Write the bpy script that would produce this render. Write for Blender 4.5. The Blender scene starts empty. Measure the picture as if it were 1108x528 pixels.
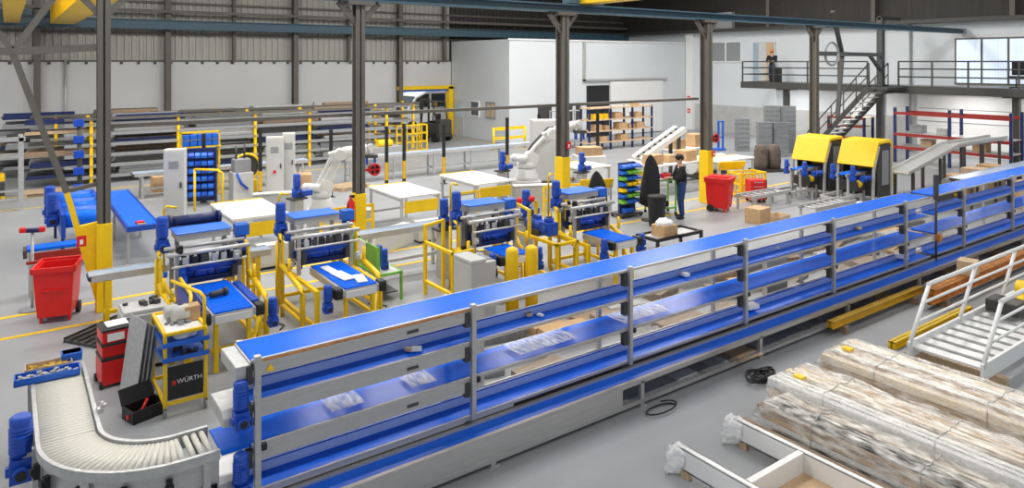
import bpy, bmesh, math, random
from mathutils import Vector, Matrix, noise as mnoise
random.seed(7)
SC = bpy.context.scene
COL = SC.collection
PI = math.pi
V = Vector

# ------------------------------------------------------------------ mesh helper
class M:
    def __init__(s): s.v = []; s.f = []; s.sm = []
    def add(s, vs, fs, smooth=False):
        o = len(s.v); s.v += [tuple(p) for p in vs]
        s.f += [tuple(i + o for i in f) for f in fs]; s.sm += [smooth] * len(fs); return s
    def box(s, x0, x1, y0, y1, z0, z1):
        return s.add([(x0,y0,z0),(x1,y0,z0),(x1,y1,z0),(x0,y1,z0),(x0,y0,z1),(x1,y0,z1),(x1,y1,z1),(x0,y1,z1)],
                     [(0,3,2,1),(4,5,6,7),(0,1,5,4),(1,2,6,5),(2,3,7,6),(3,0,4,7)])
    def obox(s, c, size, R=None):
        R = R or Matrix.Identity(3); hx, hy, hz = [q/2 for q in size]; c = V(c)
        vs = [c + R @ V(p) for p in [(-hx,-hy,-hz),(hx,-hy,-hz),(hx,hy,-hz),(-hx,hy,-hz),(-hx,-hy,hz),(hx,-hy,hz),(hx,hy,hz),(-hx,hy,hz)]]
        return s.add(vs, [(0,3,2,1),(4,5,6,7),(0,1,5,4),(1,2,6,5),(2,3,7,6),(3,0,4,7)])
    def bar(s, p0, p1, w, h=None, up=(0,0,1)):
        """rectangular bar between two points"""
        h = h or w; p0 = V(p0); p1 = V(p1); d = (p1 - p0); L = d.length; d.normalize(); u = V(up)
        if abs(d.dot(u)) > .99: u = V((0,1,0))
        a = d.cross(u).normalized(); b = a.cross(d)
        R = Matrix((d, a, b)).transposed()
        return s.obox((p0 + p1) / 2, (L, w, h), R)
    def cyl(s, p0, p1, r, n=12, r2=None, smooth=True):
        p0 = V(p0); p1 = V(p1); r2 = r if r2 is None else r2; d = (p1 - p0).normalized()
        u = V((0,0,1)) if abs(d.z) < .9 else V((1,0,0)); a = d.cross(u).normalized(); b = d.cross(a)
        vs = []
        for p, q in ((p0, r), (p1, r2)):
            for i in range(n):
                t = 2*PI*i/n; vs.append(p + a*(q*math.cos(t)) + b*(q*math.sin(t)))
        s.add(vs, [(i, (i+1) % n, n+(i+1) % n, n+i) for i in range(n)], smooth)
        o = len(s.v) - 2*n
        s.f += [tuple(o+i for i in reversed(range(n))), tuple(o+n+i for i in range(n))]; s.sm += [False, False]
        return s
    def tube(s, pts, r, n=8):
        pts = [V(p) for p in pts]; rings = []; N = len(pts)
        rr = r if isinstance(r, (list, tuple)) else [r]*N
        ref = V((0.13, 0.21, 0.97))
        for i, p in enumerate(pts):
            d = (pts[min(i+1, N-1)] - pts[max(i-1, 0)]).normalized()
            a = d.cross(ref)
            if a.length < .15: a = d.cross(V((1, .1, 0)))
            a.normalize(); b = d.cross(a)
            rings.append([p + a*(rr[i]*math.cos(2*PI*k/n)) + b*(rr[i]*math.sin(2*PI*k/n)) for k in range(n)])
        vs = [q for R in rings for q in R]; fs = []
        for i in range(N-1):
            for k in range(n):
                fs.append((i*n+k, i*n+(k+1) % n, (i+1)*n+(k+1) % n, (i+1)*n+k))
        s.add(vs, fs, True); o = len(s.v) - len(vs)
        s.f += [tuple(o+k for k in reversed(range(n))), tuple(o+(N-1)*n+k for k in range(n))]; s.sm += [False, False]
        return s
    def prism(s, poly, axis, a, b):
        """extrude a 2-D polygon: axis x -> poly is (y,z); y -> (x,z); z -> (x,y)"""
        def P(p, t): return {'x': (t, p[0], p[1]), 'y': (p[0], t, p[1]), 'z': (p[0], p[1], t)}[axis]
        n = len(poly)
        return s.add([P(p, a) for p in poly] + [P(p, b) for p in poly],
                     [tuple(reversed(range(n))), tuple(range(n, 2*n))] + [(i, (i+1) % n, n+(i+1) % n, n+i) for i in range(n)])
    def lathe(s, prof, c=(0,0,0), n=20, axis='z'):
        vs = []; c = V(c)
        for r, z in prof:
            for i in range(n):
                t = 2*PI*i/n; q = (r*math.cos(t), r*math.sin(t), z)
                if axis == 'x': q = (q[2], q[0], q[1])
                if axis == 'y': q = (q[0], q[2], q[1])
                vs.append(c + V(q))
        m = len(prof)
        s.add(vs, [(j*n+i, j*n+(i+1) % n, (j+1)*n+(i+1) % n, (j+1)*n+i) for j in range(m-1) for i in range(n)], True)
        o = len(s.v) - len(vs)
        s.f += [tuple(o+i for i in reversed(range(n))), tuple(o+(m-1)*n+i for i in range(n))]; s.sm += [False, False]
        return s
    def ball(s, c, r, sc=(1,1,1), n=12, m=8):
        prof = [(max(1e-4, r*math.sin(PI*j/m)), -r*math.cos(PI*j/m)) for j in range(m+1)]
        q = M().lathe(prof, n=n); return s.add([(c[0]+p[0]*sc[0], c[1]+p[1]*sc[1], c[2]+p[2]*sc[2]) for p in q.v], q.f, True)
    def grid(s, nx, ny, fn, smooth=True):
        vs = [fn(i/nx, j/ny) for j in range(ny+1) for i in range(nx+1)]
        return s.add(vs, [(j*(nx+1)+i, j*(nx+1)+i+1, (j+1)*(nx+1)+i+1, (j+1)*(nx+1)+i) for j in range(ny) for i in range(nx)], smooth)
    def xf(s, mat):
        s.v = [tuple(mat @ V(p)) for p in s.v]; return s
    def mesh(s, name):
        me = bpy.data.meshes.new(name); me.from_pydata(s.v, [], s.f)
        me.polygons.foreach_set('use_smooth', s.sm); me.update()
        bm = bmesh.new(); bm.from_mesh(me); bmesh.ops.recalc_face_normals(bm, faces=bm.faces); bm.to_mesh(me); bm.free()
        return me
    def clusters(s):
        """groups of faces whose solids touch each other"""
        n = len(s.v); p = list(range(n))
        def f(i):
            while p[i] != i: p[i] = p[p[i]]; i = p[i]
            return i
        for fc in s.f:
            for q in fc[1:]: p[f(q)] = f(fc[0])
        bb = {}
        for i, q in enumerate(s.v):
            r = f(i); b = bb.get(r)
            if b is None: bb[r] = [*q, *q]
            else:
                for k in range(3): b[k] = min(b[k], q[k]); b[3+k] = max(b[3+k], q[k])
        rs = list(bb)
        for i, a in enumerate(rs):
            for b in rs[:i]:
                A, B = bb[a], bb[b]
                if all(A[k]-.01 <= B[3+k]+.01 and B[k]-.01 <= A[3+k]+.01 for k in range(3)): p[f(a)] = f(b)
        out = {}
        for j, fc in enumerate(s.f): out.setdefault(f(fc[0]), []).append(j)
        return list(out.values())
    def sub(s, js):
        m = M(); mp = {}
        for j in js:
            for q in s.f[j]:
                if q not in mp: mp[q] = len(m.v); m.v.append(s.v[q])
            m.f.append(tuple(mp[q] for q in s.f[j])); m.sm.append(s.sm[j])
        return m
    def build(s, name, mat, parent=None, bevel=0, label=None, loc=None):
        # pieces of one part that do not touch become parts of their own
        if parent and name not in ('fittings', 'tool', 'panel_clip', 'roller_bolts', 'bracket'):
            cs = s.clusters()
            if len(cs) > 1: return [s.sub(c).build(name, mat, parent, bevel, label, loc) for c in cs][0]
        o = bpy.data.objects.new(name, s.mesh(name)); COL.objects.link(o)
        o.data.materials.append(mat)
        if parent: o.parent = parent
        if loc: o.location = loc
        if bevel:
            b = o.modifiers.new('b', 'BEVEL'); b.width = bevel; b.segments = 2; b.limit_method = 'ANGLE'
        if label: o['label'] = label
        return o

def tag(o, label, cat, group=None):
    o['label'] = label; o['category'] = cat
    if group: o['group'] = group
    return o
def thing(name, label, cat, loc=(0,0,0), rz=0, group=None):
    o = bpy.data.objects.new(name, None); COL.objects.link(o); o.location = loc; o.rotation_euler = (0,0,rz)
    o.empty_display_size = .1
    return tag(o, label, cat, group)
def struct(o, label=None, cat=None):
    o['kind'] = 'structure'
    if label: o['label'] = label
    if cat: o['category'] = cat
    return o
def kids(o): return [c for c in COL.objects if c.parent == o]
def dup(o, loc=None, rz=None, label=None, group=None, parent=None, ch=None):
    c = o.copy(); COL.objects.link(c)
    if parent: c.parent = parent
    if loc is not None: c.location = loc
    if rz is not None: c.rotation_euler = (0,0,rz)
    if label: c['label'] = label
    if group: c['group'] = group
    for k in kids(o): dup(k, parent=c)
    return c

# ------------------------------------------------------------------ materials
def mat(name, col, rough=.5, metal=0., var=.06, scale=6., bump=0., spec=.5, stretch=None, coat=0.):
    m = bpy.data.materials.new(name); m.use_nodes = True; nt = m.node_tree; N = nt.nodes; b = N['Principled BSDF']
    b.inputs['Roughness'].default_value = rough; b.inputs['Metallic'].default_value = metal
    b.inputs['Specular IOR Level'].default_value = spec; b.inputs['Coat Weight'].default_value = coat
    tc = N.new('ShaderNodeTexCoord'); mp = N.new('ShaderNodeMapping'); nz = N.new('ShaderNodeTexNoise')
    nz.inputs['Scale'].default_value = scale; nz.inputs['Detail'].default_value = 5
    if stretch: mp.inputs['Scale'].default_value = stretch
    nt.links.new(tc.outputs['Object'], mp.inputs['Vector']); nt.links.new(mp.outputs['Vector'], nz.inputs['Vector'])
    r = N.new('ShaderNodeValToRGB'); r.color_ramp.elements[0].position = .3; r.color_ramp.elements[1].position = .7
    lo = [c*(1-var) for c in col]; hi = [min(1, c*(1+var)) for c in col]
    r.color_ramp.elements[0].color = (*lo, 1); r.color_ramp.elements[1].color = (*hi, 1)
    nt.links.new(nz.outputs['Fac'], r.inputs['Fac']); nt.links.new(r.outputs['Color'], b.inputs['Base Color'])
    if bump:
        bp = N.new('ShaderNodeBump'); bp.inputs['Strength'].default_value = bump; bp.inputs['Distance'].default_value = .02
        nt.links.new(nz.outputs['Fac'], bp.inputs['Height']); nt.links.new(bp.outputs['Normal'], b.inputs['Normal'])
    return m
K = {}
K['belt'] = mat('blue belt', (.008,.15,.86), .24, var=.12, scale=2, stretch=(.4,2,1), spec=.12)
K['beltg'] = mat('glossy blue belt', (.008,.125,.72), .17, var=.08, scale=2, stretch=(.4,2,1), spec=.07)
K['guide'] = mat('pale blue guide plate', (.40,.53,.92), .3, var=.05)
K['shelfb'] = mat('blue belt with painted sheen', (.06,.22,.85), .3, var=.05)  # lighter copy of the blue belt, grazing reflection put into the colour
K['beltd'] = mat('pale belt with painted sheen', (.42,.52,.66), .25, var=.08, scale=3)  # pale because the wall's reflection on blue is put into the colour
K['blue'] = mat('blue paint', (.008,.07,.46), .35, var=.08)
K['blueplast'] = mat('blue plastic', (.015,.13,.62), .4)
K['navy'] = mat('navy steel', (.008,.02,.10), .4)
K['steel'] = mat('brushed steel', (.52,.51,.50), .38, .55, var=.06, scale=9, stretch=(.3,6,6))
K['galv'] = mat('galvanised steel', (.50,.50,.49), .45, .4, var=.12, scale=14)
K['alu'] = mat('aluminium profile', (.60,.60,.60), .35, .5)
K['dsteel'] = mat('dark steel', (.07,.068,.065), .5, .3)
K['column'] = mat('grey brown column paint', (.125,.112,.095), .55, var=.08, scale=3)
K['black'] = mat('black plastic', (.012,.012,.013), .45)
K['blackm'] = mat('black fabric', (.012,.012,.015), .9)
K['white'] = mat('white paint', (.80,.80,.79), .5, var=.02, scale=2)
K['cream'] = mat('light grey cabinet paint', (.56,.56,.54), .45, var=.03)
K['robot'] = mat('robot white paint', (.74,.74,.72), .35, var=.03)
K['yellow'] = mat('yellow paint', (.93,.60,.003), .42, var=.05)
K['yellowd'] = mat('ochre yellow paint', (.62,.37,.02), .5, var=.1)
K['red'] = mat('red plastic', (.72,.012,.012), .38, var=.04)
K['redp'] = mat('red beam paint', (.30,.02,.015), .5)
K['orange'] = mat('worn orange paint', (.55,.20,.03), .6, var=.4, scale=12)
K['green'] = mat('green paint', (.18,.5,.05), .45)
K['card'] = mat('cardboard', (.56,.36,.19), .85, var=.1, scale=10)
K['cardl'] = mat('pale cardboard', (.62,.46,.30), .85, var=.14, scale=8)
K['wood'] = mat('timber', (.52,.38,.24), .75, var=.25, scale=4, stretch=(1,12,12))
K['woodd'] = mat('dark timber', (.30,.21,.14), .75, var=.3, scale=4, stretch=(12,1,12))
K['teal'] = mat('crane beam blue', (.045,.10,.14), .45, var=.1)
K['roller'] = mat('pale roller sleeve', (.66,.64,.57), .45, var=.04)
K['plinth'] = mat('dark plinth', (.05,.05,.052), .7)
K['glass'] = mat('window glass', (.55,.68,.80), .06, var=.04, spec=.8)
K['dglass'] = mat('dark glass', (.03,.04,.05), .08, spec=.8)
K['skin'] = mat('skin', (.62,.36,.25), .55)
K['jeans'] = mat('denim', (.02,.05,.16), .85)
K['hair'] = mat('dark hair', (.02,.014,.01), .7)
K['hiorange'] = mat('orange helmet', (.8,.25,.03), .4)
K['paper'] = mat('white sheet', (.84,.84,.83), .6, var=.03)
K['rubber'] = mat('black rubber', (.015,.015,.015), .7)
K['oak'] = mat('tan board', (.58,.40,.24), .7, var=.12, scale=3, stretch=(1,8,1))
K['concrete'] = mat('grey concrete block', (.46,.46,.45), .8, var=.12, scale=1.2, bump=.1)
K['greyplast'] = mat('grey plastic', (.27,.28,.29), .55)
K['oldboard'] = mat('weathered tan board', (.30,.235,.18), .8, var=.3, scale=5, stretch=(1,6,1)); K['greyboard'] = mat('grey board', (.25,.24,.235), .75, var=.25, scale=4, stretch=(6,1,1))
K['brownrag'] = mat('brown blanket', (.13,.10,.08), .95, var=.25)
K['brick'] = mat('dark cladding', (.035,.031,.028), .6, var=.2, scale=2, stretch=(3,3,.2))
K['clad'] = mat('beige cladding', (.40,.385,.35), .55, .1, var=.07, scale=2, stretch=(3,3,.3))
K['wallw'] = mat('white wall panel', (.60,.60,.60), .55, var=.03, scale=.5)
K['office'] = mat('white office wall', (.66,.69,.71), .5, var=.02, scale=.4)
K['lamp'] = bpy.data.materials.new('fill tube glow'); K['lamp'].use_nodes = True  # glow of the added fill tubes under the walkway
_b = K['lamp'].node_tree.nodes['Principled BSDF']; _b.inputs['Emission Color'].default_value = (1,.97,.93,1); _b.inputs['Emission Strength'].default_value = 12

def film_mat(name, alpha=.45, col=(.85,.86,.88), scale=7):
    m = bpy.data.materials.new(name); m.use_nodes = True; nt = m.node_tree; N = nt.nodes; N.clear()
    out = N.new('ShaderNodeOutputMaterial'); mix = N.new('ShaderNodeMixShader'); tr = N.new('ShaderNodeBsdfTransparent')
    p = N.new('ShaderNodeBsdfPrincipled'); p.inputs['Base Color'].default_value = (*col, 1); p.inputs['Roughness'].default_value = .22
    tc = N.new('ShaderNodeTexCoord'); nz = N.new('ShaderNodeTexNoise'); nz.inputs['Scale'].default_value = scale; nz.inputs['Detail'].default_value = 6
    mp = N.new('ShaderNodeMapping'); mp.inputs['Scale'].default_value = (3, .8, 3)
    nt.links.new(tc.outputs['Object'], mp.inputs['Vector']); nt.links.new(mp.outputs['Vector'], nz.inputs['Vector'])
    mr = N.new('ShaderNodeMapRange'); mr.inputs['From Min'].default_value = .35; mr.inputs['From Max'].default_value = .7
    mr.inputs['To Min'].default_value = alpha-.28; mr.inputs['To Max'].default_value = min(1, alpha+.38)
    nt.links.new(nz.outputs['Fac'], mr.inputs['Value']); nt.links.new(mr.outputs['Result'], mix.inputs['Fac'])
    bp = N.new('ShaderNodeBump'); bp.inputs['Strength'].default_value = .4; bp.inputs['Distance'].default_value = .03
    nt.links.new(nz.outputs['Fac'], bp.inputs['Height']); nt.links.new(bp.outputs['Normal'], p.inputs['Normal'])
    nt.links.new(tr.outputs[0], mix.inputs[1]); nt.links.new(p.outputs[0], mix.inputs[2]); nt.links.new(mix.outputs[0], out.inputs['Surface'])
    return m
K['film'] = film_mat('stretch film', .36, (.95,.92,.86))
K['film2'] = film_mat('reflection film', .5)  # for the added sheets that stand in for belt reflections
K['film3'] = film_mat('milky film', .8, (.9,.9,.9))
K['palewood'] = mat('pale planed timber', (.86,.74,.57), .7, var=.15, scale=4, stretch=(12,1,12))

def floor_mat():
    m = mat('grey epoxy floor', (.315,.325,.34), .42, var=.07, scale=.7); nt = m.node_tree; N = nt.nodes
    b = N['Principled BSDF']; nz = N.new('ShaderNodeTexNoise'); nz.inputs['Scale'].default_value = 2.2; nz.inputs['Detail'].default_value = 8
    mr = N.new('ShaderNodeMapRange'); mr.inputs['To Min'].default_value = .25; mr.inputs['To Max'].default_value = .6
    nt.links.new(nz.outputs['Fac'], mr.inputs['Value']); nt.links.new(mr.outputs['Result'], b.inputs['Roughness'])
    return m
K['floor'] = floor_mat()

# ------------------------------------------------------------------ camera, view
cam = bpy.data.cameras.new('camera'); co = bpy.data.objects.new('camera', cam); COL.objects.link(co)
co.location = (0, 0, 4.3); co.rotation_euler = (PI/2, 0, -math.atan2(.584, .812))
cam.sensor_width = 36; cam.lens = 36*760/1108; cam.shift_y = -197/1108; cam.clip_end = 300
SC.camera = co
SC.view_settings.view_transform = 'Standard'; SC.view_settings.look = 'None'; SC.view_settings.gamma = 1
SC.view_settings.use_curve_mapping = False; SC.view_settings.exposure = 0.0

# ------------------------------------------------------------------ the hall
struct(M().box(-12, 60, -6, 75, -.2, 0).build('floor', K['floor']))
struct(M().box(-12, 36.2, -6, 36.4, 10.0, 10.2).build('ceiling', K['dsteel']))
def corr(m, x0, x1, y, z0, z1, pitch=.3, dep=.05):
    """trapezoidal cladding sheet facing -Y"""
    x = x0
    pts = []
    while x < x1:
        pts += [(x, y), (x+pitch*.3, y), (x+pitch*.4, y-dep), (x+pitch*.9, y-dep)]
        x += pitch
    pts.append((x1, y))
    n = len(pts)
    m.add([(p[0], p[1], z0) for p in pts] + [(p[0], p[1], z1) for p in pts] , [(i, i+1, n+i+1, n+i) for i in range(n-1)])
    return m
wb = M(); wb.box(-12, 17.95, 36.02, 36.2, 0, 10).box(17.95, 21.25, 36.02, 36.2, 2.75, 10).box(21.25, 35.7, 36.02, 36.2, 0, 10)
wb = struct(wb.build('wall_back', K['clad']))
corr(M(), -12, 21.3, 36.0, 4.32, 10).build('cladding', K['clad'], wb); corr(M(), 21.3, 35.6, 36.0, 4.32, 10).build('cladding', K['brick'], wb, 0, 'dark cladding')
bays = [-6, 1.04, 6.04, 11.98, 17.9]
for a, b in zip(bays, bays[1:]):
    M().box(a+.06, b-.06, 35.9, 36.0, 1.5, 4.3).build('wall_panel', K['wallw'], wb, .01)
M().box(17.96, 21.36, 35.9, 36.0, 2.9, 4.3).build('wall_panel', K['wallw'], wb)
M().box(-12, 17.9, 35.86, 36.0, 0, 1.48).build('plinth', K['plinth'], wb)
g = M()
for z in (5.55, 7.0, 8.4): g.box(-12, 35.5, 35.84, 35.93, z, z+.1)
g.box(-12, 21.35, 35.88, 35.99, 4.31, 4.38)
g.build('girt', K['column'], wb)
cl = M()
for i in range(34): cl.box(-2+i*.68, -1.88+i*.68, 35.84, 35.9, 4.2, 4.3)
cl.build('panel_clip', K['dsteel'], wb)
for i, x in enumerate((1.04, 6.04, 11.98, 17.9)):
    c = M(); c.box(x-.12, x+.12, 35.5, 35.53, 0, 10).box(x-.12, x+.12, 35.82, 35.85, 0, 10).box(x-.012, x+.012, 35.53, 35.82, 0, 10)
    struct(c.build('wall_column', K['column']))
for x in (3.6, 9.0, 14.9, 20.8):
    c = M(); c.box(x-.07, x+.07, 35.62, 35.84, 4.3, 10); struct(c.build('wall_post', K['column']))
for x in (2.05,):
    struct(M().cyl((x, 35.8, 0), (x, 35.8, 4.4), .05).build('wall_pipe', K['galv']))
# crane runways
def ibeam(m, x0, x1, y, z0, z1, w=.24, t=.03):
    m.box(x0, x1, y-w/2, y+w/2, z0, z0+t*1.3).box(x0, x1, y-w/2, y+w/2, z1-t*1.3, z1).box(x0, x1, y-t/2, y+t/2, z0, z1); return m
rw = ibeam(M(), -8, 35.4, 35.25, 5.78, 6.22); struct(rw.build('crane_runway', K['teal']), 'blue crane runway beam along the back wall', 'crane beam')
rl = M().box(-8, 35.4, 35.3, 35.44, 6.55, 6.68); struct(rl.build('crane_runway_rail', K['column']), 'pale rail above the blue beam on the back wall', 'rail')
rw = ibeam(M(), -8, 35.4, 14.0, 5.58, 5.80, .3); struct(rw.build('crane_runway', K['teal']), 'blue crane runway beam over the row of columns', 'crane beam')
# overhead crane girders
def girder(x, y0, y1, z0, lab, w=.25):
    t = thing('crane_girder', lab, 'crane girder', (x, y0, z0))
    M().box(-w, w, 0, y1-y0, 0, .7).build('box_beam', K['yellow'], t)
    M().box(-.6, .6, -.15, .15, .0, .22).build('end_carriage', K['teal'], t)
    M().box(-.6, .6, y1-y0-.15, y1-y0+.15, .0, .22).build('end_carriage', K['teal'], t)
    if y1 > 30: M().box(-w, w, y1-y0, y1-y0+1.15, .38, .6).box(-.7, .7, y1-y0+.9, y1-y0+1.02, .371, .62).build('bridge_end', K['teal'], t)
girder(12.4, 4.0, 14.0, 5.82, 'yellow crane girder running over the hall toward the viewer')
girder(.15, 15.0, 34.2, 5.85, 'yellow crane girder overhead at the far left corner')
girder(1.85, 15.0, 34.2, 5.85, 'second yellow crane girder from the left corner, beside the column', .42)
# main columns
def hcol(x, y, top, w=.22, d=.3):
    c = M(); c.box(x-w/2, x+w/2, y-d/2, y-d/2+.03, 0, top).box(x-w/2, x+w/2, y+d/2-.03, y+d/2, 0, top).box(x-.012, x+.012, y-d/2, y+d/2, 0, top)
    return c
cols = [(1.36, 1.52, .2, .2), (6.06, 1.52, .2, .22), (11.68, 1.85, .22, .28), (17.4, 1.6, .22, .3), (23.3, 0, .2, .26)]
for i, (x, yh, w, d) in enumerate(cols):
    c = struct(hcol(x, 14.0, 5.58, w, d).build('column', K['column']), ['grey brown steel column with yellow base on the left', 'grey brown steel column with yellow foot behind the second machine', 'steel column with yellow guard behind the fourth machine', 'steel column beside the far red bin', 'dark steel column beside the staircase'][i], 'column')
    if yh:
        w2, d2 = w/2+.02, d/2+.02
        M().box(x-w2, x+w2, 14-d2, 14+d2, 0, yh).build('yellow_guard', K['yellow'], c, .01, 'yellow painted column foot')
    cap = M().box(x-.3, x+.3, 13.8, 14.2, 5.5, 5.58)
    cap.bar((x-.45, 14, 5.55), (x, 14, 5.05), .1).bar((x+.45, 14, 5.55), (x, 14, 5.05), .1); cap.build('column_head', K['column'], c)
# red signs on the columns
for x, y, z, lab in ((1.02, 13.83, 1.28, 'red sign on the yellow plate of the left column'), (11.75, 13.83, 2.15, 'red notice on the middle steel column'), (17.5, 13.8, 1.5, 'red sign on the column behind the red bin')):
    s = tag(M().box(-.07, .07, -.006, .006, -.09, .09).build('sign', K['red'], None, 0, None, (x, y, z)), lab, 'sign')
    M().box(-.025, .025, -.009, -.006, -.05, .03).build('pictogram', K['white'], s)
# bracing of the left column
br = thing('column_bracing', 'diagonal grey bracing left of the nearest steel column', 'bracing', (1.36, 14, 0))
m = M().bar((-1.28, 0, 4.47), (-.08, 0, 4.55), .12).bar((-1.28, 0, 4.47), (-.1, 0, 6.4), .1).bar((-1.28, 0, 4.47), (-3.5, 0, 4.45), .12).bar((-1.28,0,4.47),(-2.4,0,6.2),.1)
m.bar((-1.3, 0, 4.5), (-.54, 0, 2.1), .1); m.build('brace', K['column'], br)
M().bar((-.54, 0, 2.12), (-.1, 0, 2.2), .07).build('tie', K['column'], br)
M().bar((-.54, 0, 2.1), (-.06, 0, .12), .09).build('lower_brace', K['yellow'], br, 0, 'yellow lower brace')
M().prism([(-.42, 1.5), (-.08, 1.55), (-.08, .3)], 'y', -.05, .05).build('gusset_plate', K['yellow'], br, 0, 'yellow gusset plate')
# cable tray between the columns
ct = M().box(1.4, 17.3, 14.2, 14.32, 3.13, 3.2); struct(ct.build('cable_tray', K['column']), 'grey cable tray spanning between the columns', 'cable tray')
# bracing beside the staircase
br = thing('column_bracing', 'dark bracing and post in front of the white office wall', 'bracing', (23.3, 14, 0))
m = M().bar((.1, 0, 4.6), (8.7, 2.0, 4.62), .16).bar((3.2, .75, 4.6), (1.9, .4, 6.2), .14).bar((3.2, .75, 4.6), (2.6, .6, 2.2), .14).bar((6.9,1.6,4.6),(8.7,2.,3.9),.12)
m.build('brace', K['dsteel'], br)
M().box(8.6, 8.85, 1.9, 2.15, 3.2, 6.3).box(8.6,10.4,1.95,2.1,6.2,6.35).build('post', K['dsteel'], br)
m = M(); m.tube([(1.5+.45*math.cos(t*2*PI/24), .2, 4.6+.42*math.sin(t*2*PI/24)) for t in range(25)], .045); m.build('hose_loop', K['greyplast'], br)

# white inner office block at the far end
wo = M().box(21.4, 35.5, 30, 35.9, 0, 5.5); wo = struct(wo.build('wall_office', K['office']))
M().box(21.3, 35.5, 29.93, 30.0, 5.46, 5.54).build('coping', K['white'], wo)
M().box(26.8, 28.5, 29.92, 30.01, 0, 2.95).build('doorway', K['black'], wo, 0, 'dark open doorway')
M().box(26.5, 26.62, 29.85, 30.0, 3.2, 5.4).box(26.5, 33.4, 29.85, 29.97, 3.2, 3.32).build('sliding_rail', K['galv'], wo)
M().box(28.6, 33.0, 29.88, 29.98, .05, 3.15).build('sliding_door', K['white'], wo)
for x0, x1, z0, z1 in ((23.3, 24.2, .9, 2.0), (25.3, 25.7, 1.0, 2.0), (26.0, 26.3, 1., 2.)):
    M().box(x0, x1, 29.93, 30.01, z0, z1).build('vent_opening', K['dsteel'], wo)
def win(name, c, sx, axis, z0, z1, glass, mull=0, fm=None):
    """wall window, axis 'x' lies on an X=const wall facing -X, span along Y"""
    fm = fm or K['white']
    f = M(); a, b = sx
    def bx(u0, u1, d0, d1, w0, w1):
        return f.box(c+d0, c+d1, u0, u1, w0, w1) if axis == 'x' else f.box(u0, u1, c+d0, c+d1, w0, w1)
    bx(a-.06, b+.06, -.06, .02, z1, z1+.07); bx(a-.06, b+.06, -.09, .02, z0-.07, z0); bx(a-.06, a, -.06, .02, z0, z1); bx(b, b+.06, -.06, .02, z0, z1)
    for i in range(mull): u = a+(b-a)*(i+1)/(mull+1); bx(u-.04, u+.04, -.05, .02, z0, z1)
    o = struct(f.build(name, fm))
    g = M(); (g.box(c-.03, c+.01, a, b, z0, z1) if axis == 'x' else g.box(a, b, c-.03, c+.01, z0, z1)); g.build('pane', glass, o)
    return o
win('window_1', 21.4, (32.9, 33.7), 'x', 1.3, 2.05, K['dglass'], 0)
win('window_2', 21.4, (31.3, 32.1), 'x', 1.3, 2.05, K['cardl'], 1, K['greyplast'])
d = struct(M().box(21.36, 21.41, 34.5, 35.35, 0, 2.1).build('door_1', K['cream'])); M().box(21.34, 21.38, 34.62, 35.2, 1.1, 1.9).build('pane', K['glass'], d)
# right wall
wr = struct(M().box(35.5, 35.7, -6, 36, 0, 6.12).build('wall_right', K['office']))
M().box(35.45, 35.5, 16, 29.95, 0, 1.65).build('block_base', K['concrete'], wr)
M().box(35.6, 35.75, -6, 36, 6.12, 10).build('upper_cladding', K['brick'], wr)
M().box(34.9, 35.6, -6, 36, 6.12, 6.3).build('top_beam', K['dsteel'], wr)
for y in (12, 18, 24): M().box(35.2, 35.6, y-.1, y+.1, 6.3, 10).build('upper_post', K['column'], wr)
M().box(35.3,35.58,26.5,29,6.3,7.3).build('duct', K['galv'], wr)
M().box(35.2,35.5,29.4,29.95,0,6.1).build('pilaster', K['white'], wr)
win('window_3', 35.5, (26.0, 28.15), 'x', 4.35, 5.48, K['greyplast'], 1)
K['daylit'] = mat('daylit glazing', (.6,.68,.78), .2, var=.25, scale=2, stretch=(.1,6,.1)); _p = K['daylit'].node_tree.nodes['Principled BSDF']; _p.inputs['Emission Color'].default_value = (.75,.88,1,1); _p.inputs['Emission Strength'].default_value = .55
win('window_4', 35.5, (6.0, 14.3), 'x', 3.35, 5.32, K['daylit'], 7, K['column'])
d = struct(M().box(35.42, 35.5, 23.65, 24.8, 3.2, 5.45).build('door_2', K['cream']))
M().box(35.38, 35.43, 23.75, 24.2, 3.2, 5.4).build('doorway', K['oak'], d); M().box(34.9, 35.4, 24.75, 24.8, 3.22, 5.4).build('leaf', K['glass'], d)
for y in (16.3,17.6): M().cyl((35.4,y,0),(35.4,y,6.1),.05).build('pipe', K['greyplast'], wr)
# big pale sectional door under the mezzanine
d = struct(M().box(35.38, 35.5, 10.2, 16.0, .3, 2.75).build('door_3', K['white'], None, .1)); 
for z in (.9, 1.5, 2.1): M().box(35.36, 35.4, 10.3, 15.9, z, z+.03).build('panel_seam', K['greyplast'], d)
# mezzanine
mz = struct(M().box(32.4, 35.5, 4, 23.6, 3.06, 3.2).build('mezzanine_floor', K['greyplast']), 'raised grey walkway along the white office wall', 'mezzanine')
M().box(32.3, 32.4, 4, 23.6, 2.9, 3.24).build('edge_beam', K['dsteel'], mz)
M().box(32.3, 35.5, 23.6, 23.68, 2.9, 3.24).build('edge_beam', K['dsteel'], mz)
for y in (21.2, 16.4, 11.0, 7): 
    M().box(32.6, 32.85, y-.12, y+.12, 0, 2.95).build('support_post', K['dsteel'], mz)
    M().box(32.4, 33.2, y-.4, y+.4, 2.85, 3.06).build('support_head', K['dsteel'], mz)
rg = thing('guard_railing', 'dark steel guard railing along the raised walkway', 'railing', (32.36, 23.6, 3.24))
pm = M().box(-.03, .03, -.03, .03, 0, 1.08); p0 = pm.build('railing_post', K['dsteel'], rg)
for y in (-1.9, -3.8, -5.4, -6.8, -8.2, -9.6, -11, -12.8, -14.6, -16.4, -18.2): dup(p0, (0, y, 0), parent=rg)
m = M()
for z in (.4, .75, 1.08): m.cyl((0, 0, z), (0, -6.8, z), .03).cyl((0, -8.2, z), (0, -19.5, z), .03).cyl((0, 0, z), (3.1, 0, z), .03)
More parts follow.
